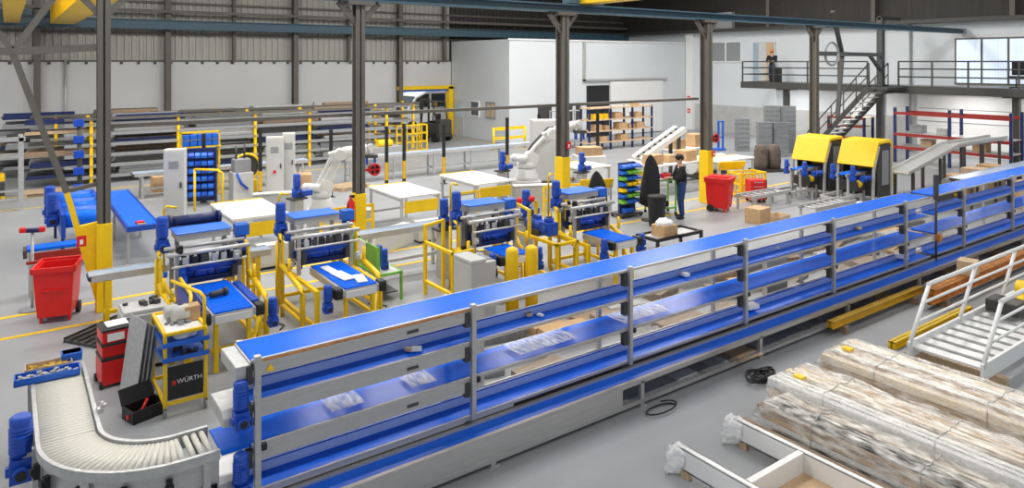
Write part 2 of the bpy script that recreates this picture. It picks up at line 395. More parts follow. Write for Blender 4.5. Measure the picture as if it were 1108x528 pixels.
m.build('rails', K['dsteel'], rg)
tag(M().box(-.25,.25,-.2,.2,0,.8).box(-.2,.2,-.15,.15,.8,.85).build('waste_box', K['black'], None, .03, None, (34.6, 24.9-.6-1.2+1.9, 0)), 'black box standing by the block wall', 'box') if 0 else None
tag(M().box(-.2,.2,-.25,.25,0,.75).box(-.23,.23,-.28,.28,.75,.8).build('waste_bin', K['black'], None, .03, None, (33.3, 22.2, 3.2)), 'black bin on the walkway beside the glass door', 'bin')
t = thing('office_chair', 'dark office chair on the walkway before the large window', 'chair', (33.6, 11.3, 3.2))
M().box(-.25,.25,-.25,.25,.42,.52).build('seat', K['blackm'], t, .04); M().box(.18,.26,-.24,.24,.55,1.1).build('backrest', K['blackm'], t, .03)
m = M().cyl((0,0,.08),(0,0,.42),.03)
for i in range(5): a = i*2*PI/5; m.bar((0,0,.06),(.28*math.cos(a),.28*math.sin(a),.04),.05)
m.build('base', K['dsteel'], t)
# staircase
st = thing('staircase', 'dark steel staircase climbing to the raised walkway', 'staircase', (31.6, 15.8, 0))
N = 15; run, rise = 2.9, 3.2
sm = M().bar((.62, 0, rise), (.62, run, 0), .05, .25).bar((-1.0, 0, rise), (-1.0, run, 0), .05, .2); sm.build('stringer', K['dsteel'], st)
for i in range(N): M().box(-.98, .6, run*(1-(i+1)/N), run*(1-(i+1)/N)+.24, rise*(i+.6)/N-.02, rise*(i+.6)/N+.02).build('tread', K['galv'], st)
for s_ in (-1.02, .64):
    m = M().cyl((s_, 0, rise+1.05), (s_, run, 1.0), .03).cyl((s_, 0, rise+.55), (s_, run, .5), .025)
    for i in range(6): y = run*i/5; z = rise*(1-i/5); m.cyl((s_, y, z), (s_, y, z+1.02), .025)
    m.build('handrail', K['dsteel'], st)
M().box(-1.03, .7, -.8, 0, 3.1, 3.2).build('landing', K['dsteel'], st)
# floor markings
fm = M().box(-4, 24, 13.4, 13.5, 0, .004).box(-4, 24, 14.5, 14.6, 0, .004).box(-4, 12, 27.3, 27.4, 0, .004).box(20.7,20.78,24,35.4,0,.004).box(-4,3,25.0,25.07,0,.004)
struct(fm.build('floor_marking', K['yellow']), 'yellow lane lines painted on the floor', 'floor marking')
# opening in the back wall
d = struct(M().box(21.05, 21.35, 35.6, 36.0, 0, 2.85).box(17.8, 18.0, 35.86, 36.0, 1.4, 2.85).box(17.8, 21.35, 35.6, 36.0, 2.72, 2.92).build('door_4', K['yellow']))
M().box(18.0, 21.0, 35.7, 35.95, 2.6, 2.72).build('blind', K['blueplast'], d)

# ------------------------------------------------------------------ generic makers
def legs(parent, pts, w, z0, z1, mt, name='leg'):
    o = None
    for p in pts:
        if o is None: o = M().box(-w,w,-w,w,z0,z1).build(name, K[mt], parent, 0, None, (p[0],p[1],0))
        else: dup(o, (p[0],p[1],0), parent=parent)
def motor(parent, loc, s=1., horiz=None, name='motor'):
    """geared motor: finned vertical body over a gearbox"""
    m = M(); prof = [(.055,0),(.085,.02)]
    for i in range(7): z = .04+i*.035; prof += [(.085, z), (.097, z+.008), (.097, z+.022), (.085, z+.03)]
    prof += [(.09,.30),(.09,.36),(.06,.38)]
    m.lathe(prof, n=16)
    m.box(-.03,.03,-.14,-.08,.08,.22)
    R = Matrix.Identity(4)
    if horiz == 'x': R = Matrix.Rotation(PI/2, 4, 'Y')
    if horiz == '-x': R = Matrix.Rotation(-PI/2, 4, 'Y')
    if horiz == 'y': R = Matrix.Rotation(-PI/2, 4, 'X')
    T = Matrix.Translation(loc) @ R @ Matrix.Scale(s, 4)
    o = m.xf(T).build(name, K['blue'], parent)
    g = M().box(-.09,.09,-.09,.09,-.22,0).cyl((0,-.09,-.12),(0,-.15,-.12),.07).cyl((-.12,0,-.12),(.12,0,-.12),.05)
    g.xf(T).build('gearbox', K['blue'], o, .008*s)
    M().cyl((0,-.15,-.12),(0,-.165,-.12),.045).xf(T).build('shaft_cover', K['black'], o)
    return o
def dress(m, parent, loc, R): pass

# ------------------------------------------------------------------ tiered conveyors
TZ = (1.61, 1.235, .85, .43)
def tiered(name, label, X0, X1, posts, first):
    t = thing(name, label, 'conveyor', (X0, 6.5, 0)); L = X1-X0
    for i, z in enumerate(TZ):
        xa = -.25 if (first and i == 2) else .0
        if i % 2:
            M().box(xa, L, .02, .275, z-.025, z).build('belt', K['belt'], t, .006)
            M().box(xa, L, .275, .295, z-.025, z+.085).build('back_guide', K['guide'], t, .004); M().box(xa, L, .27, .30, z+.085, z+.1).build('guide_cap', K['blue'], t)
        else: M().box(xa, L, .02, .51, z-.025, z).build('belt', K['beltg'] if i else K['belt'], t, .006)
        m = M().box(0, L, -.004, .02, z-.026, z+.004).box(0, L, .51, .525, z-.026, z+.003)
        m.build('side_rail', K['steel'], t)
        if first:
            M().box(.06, 2.5 if i < 3 else 2.9, -.008, .014, max(z-.15, .375), z-.026).build('side_panel', K['steel'], t)
            for x in ((1.55,) if i < 3 else ()): M().box(x, x+.13, -.016, -.006, z-.11, z-.08).build('grip_slot', K['dsteel'], t)
        # belt return bed
        M().box(.05, L-.05, .06, .48, z-.05, z-.026).build('bed', K['galv'], t)
    for p in posts:
        x = p-X0
        M().box(x-.028, x+.028, -.06, -.006, .40, 1.66).build('post', K['steel'], t, .004)
        M().box(x-.028, x+.028, .536, .59, .0, 1.6).build('post', K['steel'], t, .004)
        for z in TZ:
            b = M().box(x-.09, x-.035, -.02, .05, max(z-.20, .37), z-.04).box(x-.02, x+.02, .02, .54, z-.1, z-.05); b.build('bracket', K['dsteel'], t)
        M().box(x+.03, x+.08, -.07, -.01, .80, .86).build('sensor', K['black'], t, .01)
    return t
tc = tiered('tiered_conveyor', 'long four-tier blue belt conveyor beside the curved roller track', 1.79, 14.95, (1.83, 4.13, 6.53, 8.94, 11.35, 13.87), True)
tiered('tiered_conveyor', 'four-tier blue belt conveyor continuing beyond the gap toward the red rack', 15.2, 22.5, (16.4, 19.0, 21.5), False)
# end housings and motors on the left end
M().box(-.14, .0, .0, .53, 1.46, 1.58).box(-.02, .0, -.0, .53, 1.36, 1.60).build('end_housing', K['galv'], tc, .008)
M().prism([(.02,1.06),(.5,1.06),(.5,1.19),(.1,1.19),(.02,1.14)], 'x', -.24, -.02).build('end_housing', K['galv'], tc, .008)
M().box(-.3, -.02, .05, .5, .50, .56).box(-.3,-.28,.05,.5,.3,.56).build('chute', K['steel'], tc)
motor(tc, (-.1, -.02, 1.2), .7); motor(tc, (-.1, -.02, .55), .72)
M().add([(.12,-.012,1.485),(.2,-.012,1.485),(.16,-.012,1.555),(.12,-.016,1.485),(.2,-.016,1.485),(.16,-.016,1.555)],[(0,1,2),(3,4,5),(0,1,4,3),(1,2,5,4),(2,0,3,5)]).build('warning_sign', K['yellow'], tc, 0, 'yellow warning triangle')
M().box(.1, 2.3, -.014, -.006, 1.585, 1.6).build('edge_glint', K['orange'], tc)  # orange reflection along the panel's top edge, put in as a coloured strip
# low conveyor at the foot
lc = thing('low_conveyor', 'low blue belt conveyor running along the foot of the tiers', 'conveyor', (2.0, 6.17, 0))
M().box(0, 21, .05, .28, .31, .335).build('belt', K['belt'], lc, .005)
M().box(0, 21, .0, .05, .29, .35).box(0, 21, .28, .33, .27, .36).build('side_rail', K['steel'], lc)
M().box(0, 21, -.01, .015, .05, .10).build('bottom_rail', K['steel'], lc)
M().box(0, 4.1, -.004, .012, .1, .32).build('side_panel', K['steel'], lc)
M().box(0, 21, .05, .36, .05, .07).build('drip_tray', K['galv'], lc); M().box(0, 21, .36, .72, .12, .26).build('dark_backing', K['dsteel'], lc)  # dark backing added behind the drip tray so the gap reads as shade
lg = M().box(-.03, .03, .0, .05, 0, .32).box(-.06,.06,-.02,.07,0,.02); l0 = lg.build('leg', K['steel'], lc, loc=(.9, 0, 0))
for x in (2.2, 4.45, 6.9, 9.3, 11.8, 14.3, 16.8, 19.4): dup(l0, (x, 0, 0), parent=lc)
# hoist pendant hanging in the gap
t = thing('control_pendant', 'black control pendant hanging in the gap between the two tiered conveyors', 'pendant', (15.08, 6.45, 0))
M().box(-.05,.05,-.04,.04,1.55,2.05).build('housing', K['dsteel'], t, .02)
M().tube([(0,0,0.02),(0,0,.9),(.0,0,1.6)], .022).build('pole', K['dsteel'], t); M().lathe([(.13,0),(.13,.03),(.03,.05)]).build('base', K['dsteel'], t)
M().box(-.06,.06,-.1,0,.72,.86).build('button_box', K['orange'], t, .02)

# ------------------------------------------------------------------ curved roller conveyor
cv = thing('curved_roller_conveyor', 'curved roller conveyor with pale rollers turning off the blue conveyor', 'conveyor', (1.27, 7.6, 0))
RI, RO, RZ = .59, 1.035, .84
rollm = M().cyl((-.215,0,0),(.215,0,0), .026, 10)
r0 = None
for i in range(30):
    y = .04+i*.058
    if r0 is None: r0 = rollm.build('roller', K['roller'], cv, loc=(-(RI+RO)/2, y, RZ))
    else: dup(r0, (-(RI+RO)/2, y, RZ), parent=cv)
conem = M().cyl((-.215,0,0),(.215,0,0), .032, 10, .021); c0 = conem.build('roller', K['roller'], cv)
nr = 26
for i in range(nr):
    a = PI + PI/2*(i+.5)/nr; p = ((RI+RO)/2*math.cos(a), (RI+RO)/2*math.sin(a), RZ)
    o = c0 if i == 0 else dup(c0, parent=cv)
    o.location = p; o.rotation_euler = (0, 0, a+PI)
for x in (.06, .13, .2): dup(r0, (x, -(RI+RO)/2, RZ), PI/2, parent=cv)
def arcrail(R, z0, z1, w, ysgn=1):
    m = M(); n = 24; pts = [(-R, 1.78)] + [(R*math.cos(PI+PI/2*i/n), R*math.sin(PI+PI/2*i/n)) for i in range(n+1)] + [(.26, -R)]
    nrm = [(-1,0)] + [(math.cos(PI+PI/2*i/n), math.sin(PI+PI/2*i/n)) for i in range(n+1)] + [(0,-1)]
    vs = []
    for (x, y), (a, b) in zip(pts, nrm):
        for q, z in ((-w/2, z0), (w/2, z0), (w/2, z1), (-w/2, z1)): vs.append((x+a*q, y+b*q, z))
    k = len(pts); fs = [(i*4+j, i*4+(j+1) % 4, (i+1)*4+(j+1) % 4, (i+1)*4+j) for i in range(k-1) for j in range(4)] + [(0,1,2,3), ((k-1)*4+3,(k-1)*4+2,(k-1)*4+1,(k-1)*4)]
    return m.add(vs, fs)
arcrail(RI-.025, .74, .88, .035).build('inner_rail', K['galv'], cv)
arcrail(RO+.01, .79, .875, .035).build('outer_rail', K['galv'], cv)
arcrail(RO-.02, .56, .78, .015).build('skirt_panel', K['steel'], cv)
def arcline(R, z, r):
    return M().tube([(-R, 1.75, z)]+[(R*math.cos(PI+PI/2*i/16), R*math.sin(PI+PI/2*i/16), z) for i in range(17)]+[(.24, -R, z)], r)
arcline(RO-.0, .56, .012).build('cable', K['black'], cv)
bm_ = M().box(-.025,.025,-.05,.0,-.13,.0).box(-.035,.035,-.06,-.045,-.1,-.03).cyl((0,-.06,-.06),(0,-.075,-.06),.03)
b0 = bm_.build('bracket', K['black'], cv)
angs = (185, 200, 222, 243, 262)
for i, a in enumerate(angs):
    o = b0 if i == 0 else dup(b0, parent=cv); r = math.radians(a)
    o.location = ((RO+.0)*math.cos(r), (RO+.0)*math.sin(r), .74); o.rotation_euler = (0,0,r+PI/2)
lm = M().box(-.03,.03,-.03,.03,0,.8).box(-.06,.06,-.06,.06,0,.015); l0 = lm.build('leg', K['galv'], cv, loc=(-RO-.02, 1.7, 0))
for p in ((-RI, 1.7), (-RO-.02, .1), (-RI, .1), (-RO*.72, -RO*.72), (-RI*.72, -RI*.7), (.15, -RO), (.15, -RI)): dup(l0, (*p, 0), parent=cv)
motor(cv, (-RO-.13, .32, .66), 1.0)
M().box(-RO-.12,-RO,.25,.4,.6,.7).build('motor_bracket', K['galv'], cv)
bt = M()
for i in range(28):
    a = PI + PI/2*(i+.5)/28; q = RI-.045; bt.cyl((q*math.cos(a), q*math.sin(a), .83), ((q-.012)*math.cos(a), (q-.012)*math.sin(a), .83), .012, 8)
bt.build('roller_bolts', K['dsteel'], cv)

# things at its far end
t = thing('parts_tray', 'blue plastic tray of small parts at the end of the roller track', 'tray', (.36, 9.13, .873), -.04)
m = M().box(-.3,.3,-.1,.1,0,.012).box(-.3,.3,-.1,-.088,0,.07).box(-.3,.3,.088,.1,0,.07).box(-.3,-.288,-.1,.1,0,.07).box(.288,.3,-.1,.1,0,.07)
m.box(-.1,-.09,-.1,.1,0,.065).box(.1,.11,-.1,.1,0,.065); m.build('tray', K['blueplast'], t)
m = M()
for i in range(26): x = random.uniform(-.27,.27); y = random.uniform(-.07,.07); m.obox((x,y,.035+random.uniform(0,.02)),(.05,.03,.03), Matrix.Rotation(random.uniform(0,3),3,'Z'))
o = m.build('fittings', K['galv'], t); o['kind'] = 'stuff'
t = thing('cardboard_tray', 'open cardboard tray of fittings behind the blue tray', 'box', (.36, 9.36, .87))
M().box(-.2,.24,-.1,.1,0,.01).box(-.2,.24,-.1,-.09,0,.08).box(-.2,.24,.09,.1,0,.08).box(-.2,-.19,-.1,.1,0,.08).box(.23,.24,-.1,.1,0,.08).build('carton', K['cardl'], t)
m = M()
for i in range(14): m.obox((random.uniform(-.15,.18),random.uniform(-.06,.06),.045),(.06,.04,.04),Matrix.Rotation(random.uniform(0,3),3,'Z'))
o = m.build('fittings', K['yellowd'], t); o['kind'] = 'stuff'
tag(M().box(-.1,.1,-.08,.08,0,.1).box(-.105,.105,-.085,.085,.07,.1).build('bin_box', K['blueplast'], None, .012, None, (.60, 9.45, .90)), 'small blue plastic box on the roller track corner', 'box')
t = thing('metal_fittings', 'small pale metal fittings on the inner rail of the curve', 'fittings', (.735, 7.95, .88))
M().cyl((-.02,0,.02),(.06,.05,.03),.018).box(-.02,.03,-.06,-.0,0,.04).cyl((.02,-.03,.04),(.02,-.03,.1),.015).build('fitting', K['alu'], t)

# ------------------------------------------------------------------ small things between curve and machine
# red tool box stack
t = thing('tool_trolley', 'stacked red and black tool boxes on the floor beside the leaning sheets', 'tool box', (1.2, 10.82, 0), .08)
M().box(-.21,.21,-.2,.2,.04,.36).build('lower_case', K['red'], t, .015); M().box(-.215,.215,-.205,.205,.36,.4).build('dark_rim', K['black'], t, .01)
M().box(-.2,.2,-.19,.19,.4,.55).build('middle_case', K['red'], t, .015); M().box(-.215,.215,-.205,.205,.55,.58).build('dark_rim', K['black'], t, .01)
M().box(-.2,.2,-.19,.19,.58,.74).build('upper_case', K['red'], t, .02); M().box(-.21,.21,-.2,.2,.74,.77).build('lid', K['black'], t, .012)
M().box(-.13,.13,-.12,.12,.77,.79).build('lid_tray', K['paper'], t, .01)
M().box(-.14,.06,-.197,-.19,.61,.71).build('label_plate', K['paper'], t); M().box(.198,.216,-.19,.19,.41,.54).box(.198,.206,-.19,.19,.59,.73).build('side_cover', K['black'], t, .01)
for z in (.47,.66): M().box(.2,.232,-.09,.09,z-.03,z+.02).build('handle', K['greyplast'], t, .008)
for y in (-.17,.17): M().cyl((-.2,y,.05),(-.23,y,.05),.05).build('wheel', K['rubber'], t)
# leaning sheets
for i in range(4):
    m = M().box(-.005,.005,-.24,.24,0,1.02-.03*i); 
    o = m.build('metal_sheet', K['galv'] if i % 2 == 0 else K['greyplast'], None, 0, None, (1.24+.045*i, 10.1-.02*i, .0)); o.rotation_euler = (0, .14-.0*i, .25)
    tag(o, 'grey metal sheet leaning beside the yellow tool cart', 'metal sheet', 'metal sheets leaning against the cart')
# black crate
t = thing('open_tool_case', 'open black tool case lying on the floor before the yellow cart', 'tool case', (1.36, 9.55, 0), .32)
m = M().box(-.2,.2,-.14,.14,0,.015).box(-.2,.2,-.14,-.125,0,.15).box(-.2,.2,.125,.14,0,.15).box(-.2,-.185,-.14,.14,0,.15).box(.185,.2,-.14,.14,0,.15); m.build('case', K['black'], t)
m = M().obox((0,.2,.22),(.4,.02,.2),Matrix.Rotation(-.5,3,'X')); m.build('lid', K['black'], t, .008)
M().tube([(-.1,-.03,.03),(.0,.02,.1),(.06,.05,.17)],.018).build('hand_tool', K['red'], t); M().cyl((-.215,-.02,.06),(-.2,-.02,.06),.03).build('latch', K['red'], t)
# black profiles on floor
for i in range(5):
    m = M().box(-.55,.55,-.07,.07,0,.05).box(-.55,.55,-.07,-.055,.05,.08).box(-.55,.55,.055,.07,.05,.08)
    o = m.build('black_profile', K['dsteel'], None, .004, None, (1.5-.13*i*.64, 12.55+.16*i*.76, .0)); o.rotation_euler = (0,0,.7)
    tag(o, 'black metal profile lying on the floor near the yellow column foot', 'profile', 'black profiles on the floor')
# yellow tool cart
ca = thing('tool_cart', 'yellow framed tool cart with blue shelves and black front panel', 'cart', (1.55, 9.33, 0))
W, D, Hc = .46, .85, 1.0
m = M()
for x in (0, W):
    for y in (0, D): m.box(x-.02,x+.02,y-.02,y+.02,.1,Hc)
for z in (.16, Hc): m.box(0,W,-.02,.02,z-.02,z+.02).box(0,W,D-.02,D+.02,z-.02,z+.02).box(-.02,.02,0,D,z-.02,z+.02).box(W-.02,W+.02,0,D,z-.02,z+.02)
m.build('frame', K['yellow'], ca, .005)
M().tube([(W-.01,.02,Hc),(W-.01,.02,Hc+.36),(W-.05,.08,Hc+.42),(W-.3,.5,Hc+.5)],.022).build('handle', K['yellow'], ca)
M().box(.02,W-.02,.02,D-.02,Hc-.03,Hc-.01).build('top_tray', K['paper'], ca)
for z in (.86,.68):
    M().box(-.03,W+.03,-.06,D*.6,z,z+.012).box(-.03,W+.03,-.065,-.055,z,z+.055).box(-.035,-.025,-.06,D*.6,z,z+.05).box(W+.025,W+.035,-.06,D*.6,z,z+.05).build('shelf', K['blueplast'], ca)
M().box(.03,W-.03,-.012,.008,.2,.6).build('front_panel', K['black'], ca, .004)
for x in (0,W):
    for y in (0,D): M().cyl((x-.015,y,.05),(x+.015,y,.05),.05).box(x-.02,x+.02,y-.02,y+.02,.05,.12).build('caster', K['greyplast'], ca)
fc = bpy.data.curves.new('lettering','FONT'); fc.body = 'WÜRTH'; fc.size = .078; fc.extrude = .001
fo = bpy.data.objects.new('tmp', fc); COL.objects.link(fo); bpy.context.view_layer.update()
fme = bpy.data.meshes.new_from_object(fo.evaluated_get(bpy.context.evaluated_depsgraph_get())); bpy.data.objects.remove(fo)
fo = bpy.data.objects.new('lettering', fme); COL.objects.link(fo); fo.parent = ca; fo.location = (.13,-.0145,.385); fo.rotation_euler = (PI/2,0,0); fme.materials.clear(); fme.materials.append(K['white'])
M().prism([(.07,.415),(.095,.44),(.12,.415),(.095,.39)],'y',-.0155,-.012).prism([(.075,.41),(.075,.365),(.095,.385),(.115,.365),(.115,.41),(.095,.385)],'y',-.0152,-.012).build('logo', K['red'], ca)
def clutter(name, mats, n, box, size, parent=None):
    m = M(); x0,x1,y0,y1,z = box
    for i in range(n):
        s_ = random.uniform(.5,1)*size
        c = (random.uniform(x0,x1), random.uniform(y0,y1), z+s_*.3)
        if i % 3 == 0: m.cyl((c[0]-s_*.4,c[1],c[2]),(c[0]+s_*.4,c[1]+s_*.2,c[2]),s_*.28,10)
        else: m.obox(c,(s_,s_*.7,s_*.6),Matrix.Rotation(random.uniform(0,3),3,'Z'))
    return m
o = thing('tool_heap', 'heap of grey tools on the yellow cart top', 'tools', (1.62, 9.55, .99))
M().lathe([(.07,0),(.1,.02),(.1,.2),(.07,.22)],(.07,.2,.1),16,'x').build('canister', K['cream'], o); M().lathe([(.06,0),(.08,.02),(.08,.16),(.05,.18)],(.02,.42,.08),16,'x').build('canister', K['cream'], o)
o = clutter('', None, 16, (.0,.3,0.0,.55,0), .09).build('tool', K['greyplast'], o); o['kind'] = 'stuff'
o = thing('tool_heap', 'dark hand tools lying on the lower blue cart shelf', 'tools', (1.6, 9.32, .692)); o = clutter('',None,14,(0,.36,0,.35,0),.07).build('tool', K['dsteel'], o); o['kind'] = 'stuff'
o = thing('tool_heap', 'crumpled pale bags on the upper blue cart shelf', 'bags', (1.66, 9.33, .872)); 
M().ball((.1,.1,.05),.08,(1.3,1,.6)).ball((.2,.13,.04),.06,(1.3,1,.6)).build('bag', K['paper'], o)
tag(M().box(-.09,.09,-.09,.09,0,.18).build('carton', K['card'], None, .004, None, (1.93, 9.75, 1.0)), 'small brown carton on the right of the yellow cart top', 'box')
# grey control box behind cart
t = thing('control_cabinet', 'low grey control cabinet with open top left of the first machine', 'cabinet', (1.28, 10.95, 0))
M().box(-.0,.6,0,.5,.05,.78).build('body', K['cream'], t, .015); M().box(.02,.58,.02,.48,.78,.84).build('lid', K['cream'], t, .015)
M().box(.08,.2,-.012,.0,.5,.62).build('vent', K['black'], t); M().box(.05,.55,.05,.45,0,.05).build('plinth', K['black'], t)
o = clutter('',None,9,(.08,.5,.08,.4,.84),.12).build('tool', K['dsteel'], t); o['kind'] = 'stuff'

# ------------------------------------------------------------------ machines
def machine(cx, fy, sy, label, boards=0, guard=True, dark=True, rm=True):
    t = thing('feeding_machine', label, 'machine', (cx, fy, 0)); b = min(sy-.55, 1.45)
    # yellow base frame
    m = M()
    for x in (-.5,.5):
        for y in (.55, sy+.25): m.box(x-.035,x+.035,y-.035,y+.035,.0,.72)
        m.box(x-.03,x+.03,.55,sy+.25,.66,.72).box(x-.03,x+.03,.55,sy+.25,.1,.16)
    for y in (.55, sy+.25): m.box(-.5,.5,y-.03,y+.03,.1,.16)
    m.box(-.25,-.19,.05,.11,0,.74).box(.19,.25,.05,.11,0,.74)
    m.bar((.22,.08,.1),(.5,.55,.5),.05).build('base_frame', K['yellow'], t, .006)
    # yellow side rails
    for sx, nm in ((-1,'guard_rail'),(1,'guard_rail')):
        x = sx*.66
        pts = [(x,.75,.0),(x,.75,.62),(x,.80,.70),(x,.9,.72),(x,b+.3,.86)]
        r = M().tube(pts,.045); r.tube([(x,.75,.2),(x,b+.3,.2)],.03); r.tube([(x,b+.3,0),(x,b+.3,1.25),(x,b+.36,1.31),(x-sx*.05,b+.6,1.34)],.033); r.tube([(x,b-.05,.8),(x,b-.05,1.05)],.03)
        r.tube([(x,b+.58,0),(x,b+.58,1.2)],.03)
        r.build(nm, K['yellow'], t)
    # infeed
    M().box(-.3,.3,.0,b,.72,.83).build('infeed_bed', K['steel'], t, .006)
    m = M().box(-.26,.26,.01,b+.05,.83,.85)
    for i in range(int(b/.09)): m.box(-.26,.26,.03+i*.09,.04+i*.09,.85,.855)
    m.build('belt', K['belt'], t)
    M().box(-.25,.25,-.015,.0,.70,.80).build('front_plate', K['white'] , t)
    for x in (-.36,.36): M().box(x-.06,x+.06,-.02,.16,.70,.86).cyl((x,-.04,.8),(x,.0,.8),.05).build('bearing_block', K['black'], t, .015)
    motor(t, (-.5,.1,.66), .7)
    if rm: motor(t, (.58,.16,.6), .7)
    if guard:
        for sx in (-1,):
            m = M().prism([(sx*.3,.84),(sx*.5,1.0),(sx*.53,.97),(sx*.56,.72),(sx*.3,.72)],'y',.25,b*.75); m.build('side_guard', K['blue'], t, .01)
            M().obox((sx*.41,b*.45,.94),(.24,b*.45,.02),Matrix.Rotation(sx*-.66 if sx>0 else .66,3,'Y')).build('guard_window', K['navy'], t)
        M().box(.3,.42,.25,b*.9,.74,.86).build('side_guard', K['blue'], t, .02)
        M().tube([(-.54,.2,.85),(-.52,.2,1.02),(-.5,.3,1.08),(-.5,b*.7,1.12)],.025).build('guard_handle', K['yellow'], t)
    # portal
    m = M()
    for x in (-.46,.46):
        for y in (b+.06,b+.5): m.box(x-.03,x+.03,y-.03,y+.03,.72,1.36)
        m.box(x-.02,x+.02,b+.06,b+.5,1.3,1.36)
    m.build('portal_frame', K['steel'], t, .004)
    M().cyl((-.6,b+.02,1.36),(.6,b+.02,1.36),.035).cyl((-.6,b+.3,1.4),(.6,b+.3,1.4),.03).cyl((-.55,b-.03,1.18),(.55,b-.03,1.18),.02).build('cross_bar', K['alu'], t)
    for y,z,r in ((b+.05,1.12,.055),(b+.2,.98,.07)): M().cyl((-.4,y,z),(.4,y,z),r).build('press_roller', K['blue'], t)
    M().box(-.4,.4,b+.1,b+.45,.86,.94).box(-.4,.4,b+.35,b+.42,.94,1.25).build('press_bed', K['navy'], t, .01)
    M().box(-.42,-.34,b+.0,b+.12,.9,1.25).box(.34,.42,b+.0,b+.12,.9,1.25).box(-.12,-.04,b+.0,b+.08,1.14,1.36).box(.15,.23,b+.0,b+.08,1.14,1.36).build('carriage', K['dsteel'], t, .01)
    # cable chains and small cylinders
    m = M()
    for i in range(8): x = -.38+i*.11; m.cyl((x,b+.25,1.0),(x,b+.25,1.3),.02)
    m.build('air_cylinder', K['alu'], t)
    # top shelf
    M().box(-.42,.42,sy-.27,sy+.27,1.575,1.6).build('top_belt', K['shelfb'], t, .008)
    M().box(-.4,.4,sy-.25,sy+.25,1.47,1.575).build('top_bed', K['steel'], t, .006)
    m = M()
    for x in (-.36,.36): m.box(x-.03,x+.03,sy-.03,sy+.03,.72,1.47)
    m.build('top_support', K['steel'], t)
    motor(t, (-.58, sy-.05, 1.5), .95); motor(t, (.6, sy-.1, 1.25), .9); M().box(.5,.72,sy-.2,sy,1.42,1.6).build('terminal_box', K['blueplast'], t, .01)
    if dark: M().cyl((-.36,sy+.42,1.66),(.34,sy+.42,1.66),.09).cyl((-.42,sy+.42,1.66),(-.36,sy+.42,1.66),.11).cyl((.34,sy+.42,1.66),(.4,sy+.42,1.66),.11).box(-.3,.3,sy+.3,sy+.52,1.4,1.6).build('drum', K['navy'], t)
    M().tube([(-.5,sy+.3,.7),(-.5,sy+.3,1.9),(-.46,sy+.3,1.95),(-.3,sy+.36,1.9)],.02).build('cable_arm', K['yellow'], t)
    for i in range(14):
        sx = random.choice((-1,1)); s_ = random.uniform(.05,.1); c = (sx*random.uniform(.36,.62), b+random.uniform(-.1,.7), random.uniform(.8,1.45))
        M().obox(c,(s_,s_,s_*1.6)).cyl((c[0],c[1],c[2]),(c[0],c[1]-s_,c[2]),s_*.35,8).build('valve_block', K[random.choice(('blue','dsteel','cream','alu','blueplast','black'))], t, .006)
    for i in range(6):
        x = -.35+i*.14; M().box(x-.04,x+.04,b-.02,b+.04,1.2,1.3).build('clamp', K[random.choice(('dsteel','alu','black'))], t, .006)
    # pile of hoses and clamps in the middle
    m = M()
    for i in range(7):
        x = random.uniform(-.35,.35); m.tube([(x,b+.1,.95),(x+random.uniform(-.1,.1),b+.3,1.2+random.uniform(-.1,.1)),(x+random.uniform(-.2,.2),b+.5,1.0)],.012,6)
    m.build('hose', K['black'], t)
    return t
machine(2.57, 10.2, 2.07, 'blue and yellow feeding machine nearest the yellow tool cart')
machine(4.44, 10.15, 2.15, 'feeding machine with white boards on its blue infeed, second from the tool cart', dark=False, guard=False, rm=False)
machine(7.45, 10.15, 1.25, 'feeding machine behind the two yellow bollards', guard=False, dark=False)
machine(9.75, 9.75, 1.5, 'feeding machine farthest from the tool cart, beside the black draped hood', guard=False, dark=False)
for i,(x,y,a,w,l) in enumerate(((4.38,10.75,.1,.2,.5),(4.55,10.45,-.2,.16,.4),(4.33,11.2,.05,.14,.4))):
    o = M().box(-w/2,w/2,-l/2,l/2,0,.02).build('white_board', K['paper'], None, .003, None, (x,y,.858)); o.rotation_euler=(0,0,a)
    tag(o, ['white board in the middle of the second machine infeed','short white board near the front of the second machine infeed','white board at the back of the second machine infeed'][i], 'board')
t = thing('hand_grinder', 'dark hand tool lying on the first machine infeed belt', 'tool', (2.5, 10.85, .86)); M().cyl((-.1,0,.05),(.1,.06,.05),.045).cyl((.1,.06,.05),(.15,.07,.05),.06).build('body', K['dsteel'], t); M().tube([(-.1,0,.05),(-.2,.1,.03),(-.1,.25,.015)],.012).build('cord', K['black'], t)

# cross conveyors behind the machines
def xconv(x0, x1, y, z, label, legs='yellow', w=.3):
    t = thing('belt_conveyor', label, 'conveyor', (x0, y, 0)); L = x1-x0
    M().box(0,L,-w/2,w/2,z-.02,z).build('belt', K['beltd'], t, .008)
    M().box(.03,L-.03,-w/2-.03,-w/2,z-.1,z+.01).box(.03,L-.03,w/2,w/2+.03,z-.1,z+.01).build('side_rail', K['alu'], t)
    M().box(.05,L-.05,-w/2,w/2,z-.09,z-.03).build('bed', K['galv'], t)
    M().cyl((.02,-w/2,z-.045),(.02,w/2,z-.045),.04).build('end_roller', K['dsteel'], t)
    n = max(2,int(L/1.6)+1)
    for i in range(n):
        x = .25+(L-.5)*i/(n-1); m = M()
        for s_ in (-1,1): m.box(x-.03,x+.03,s_*w/2-.03,s_*w/2+.03,0,z-.09)
        m.box(x-.025,x+.025,-w/2,w/2,.25,.3); m.build('leg_frame', K[legs], t)
    M().box(.25,L-.25,-.03,.03,.24,.3).build('stretcher', K[legs], t)
    return t
xconv(1.05, 3.9, 13.0+.0, .92, 'narrow pale belt conveyor passing behind the first machine')
xconv(5.55, 9.2, 13.0, .92, 'narrow pale belt conveyor behind the green cart and bollards', 'alu')
xconv(9.6, 18.5, 23.7, .9, 'long grey conveyor line crossing the hall in front of the white block', 'galv', .5)
xconv(3.2, 8.8, 24.9, .8, 'grey conveyor line behind the blue parts rack', 'galv', .5)
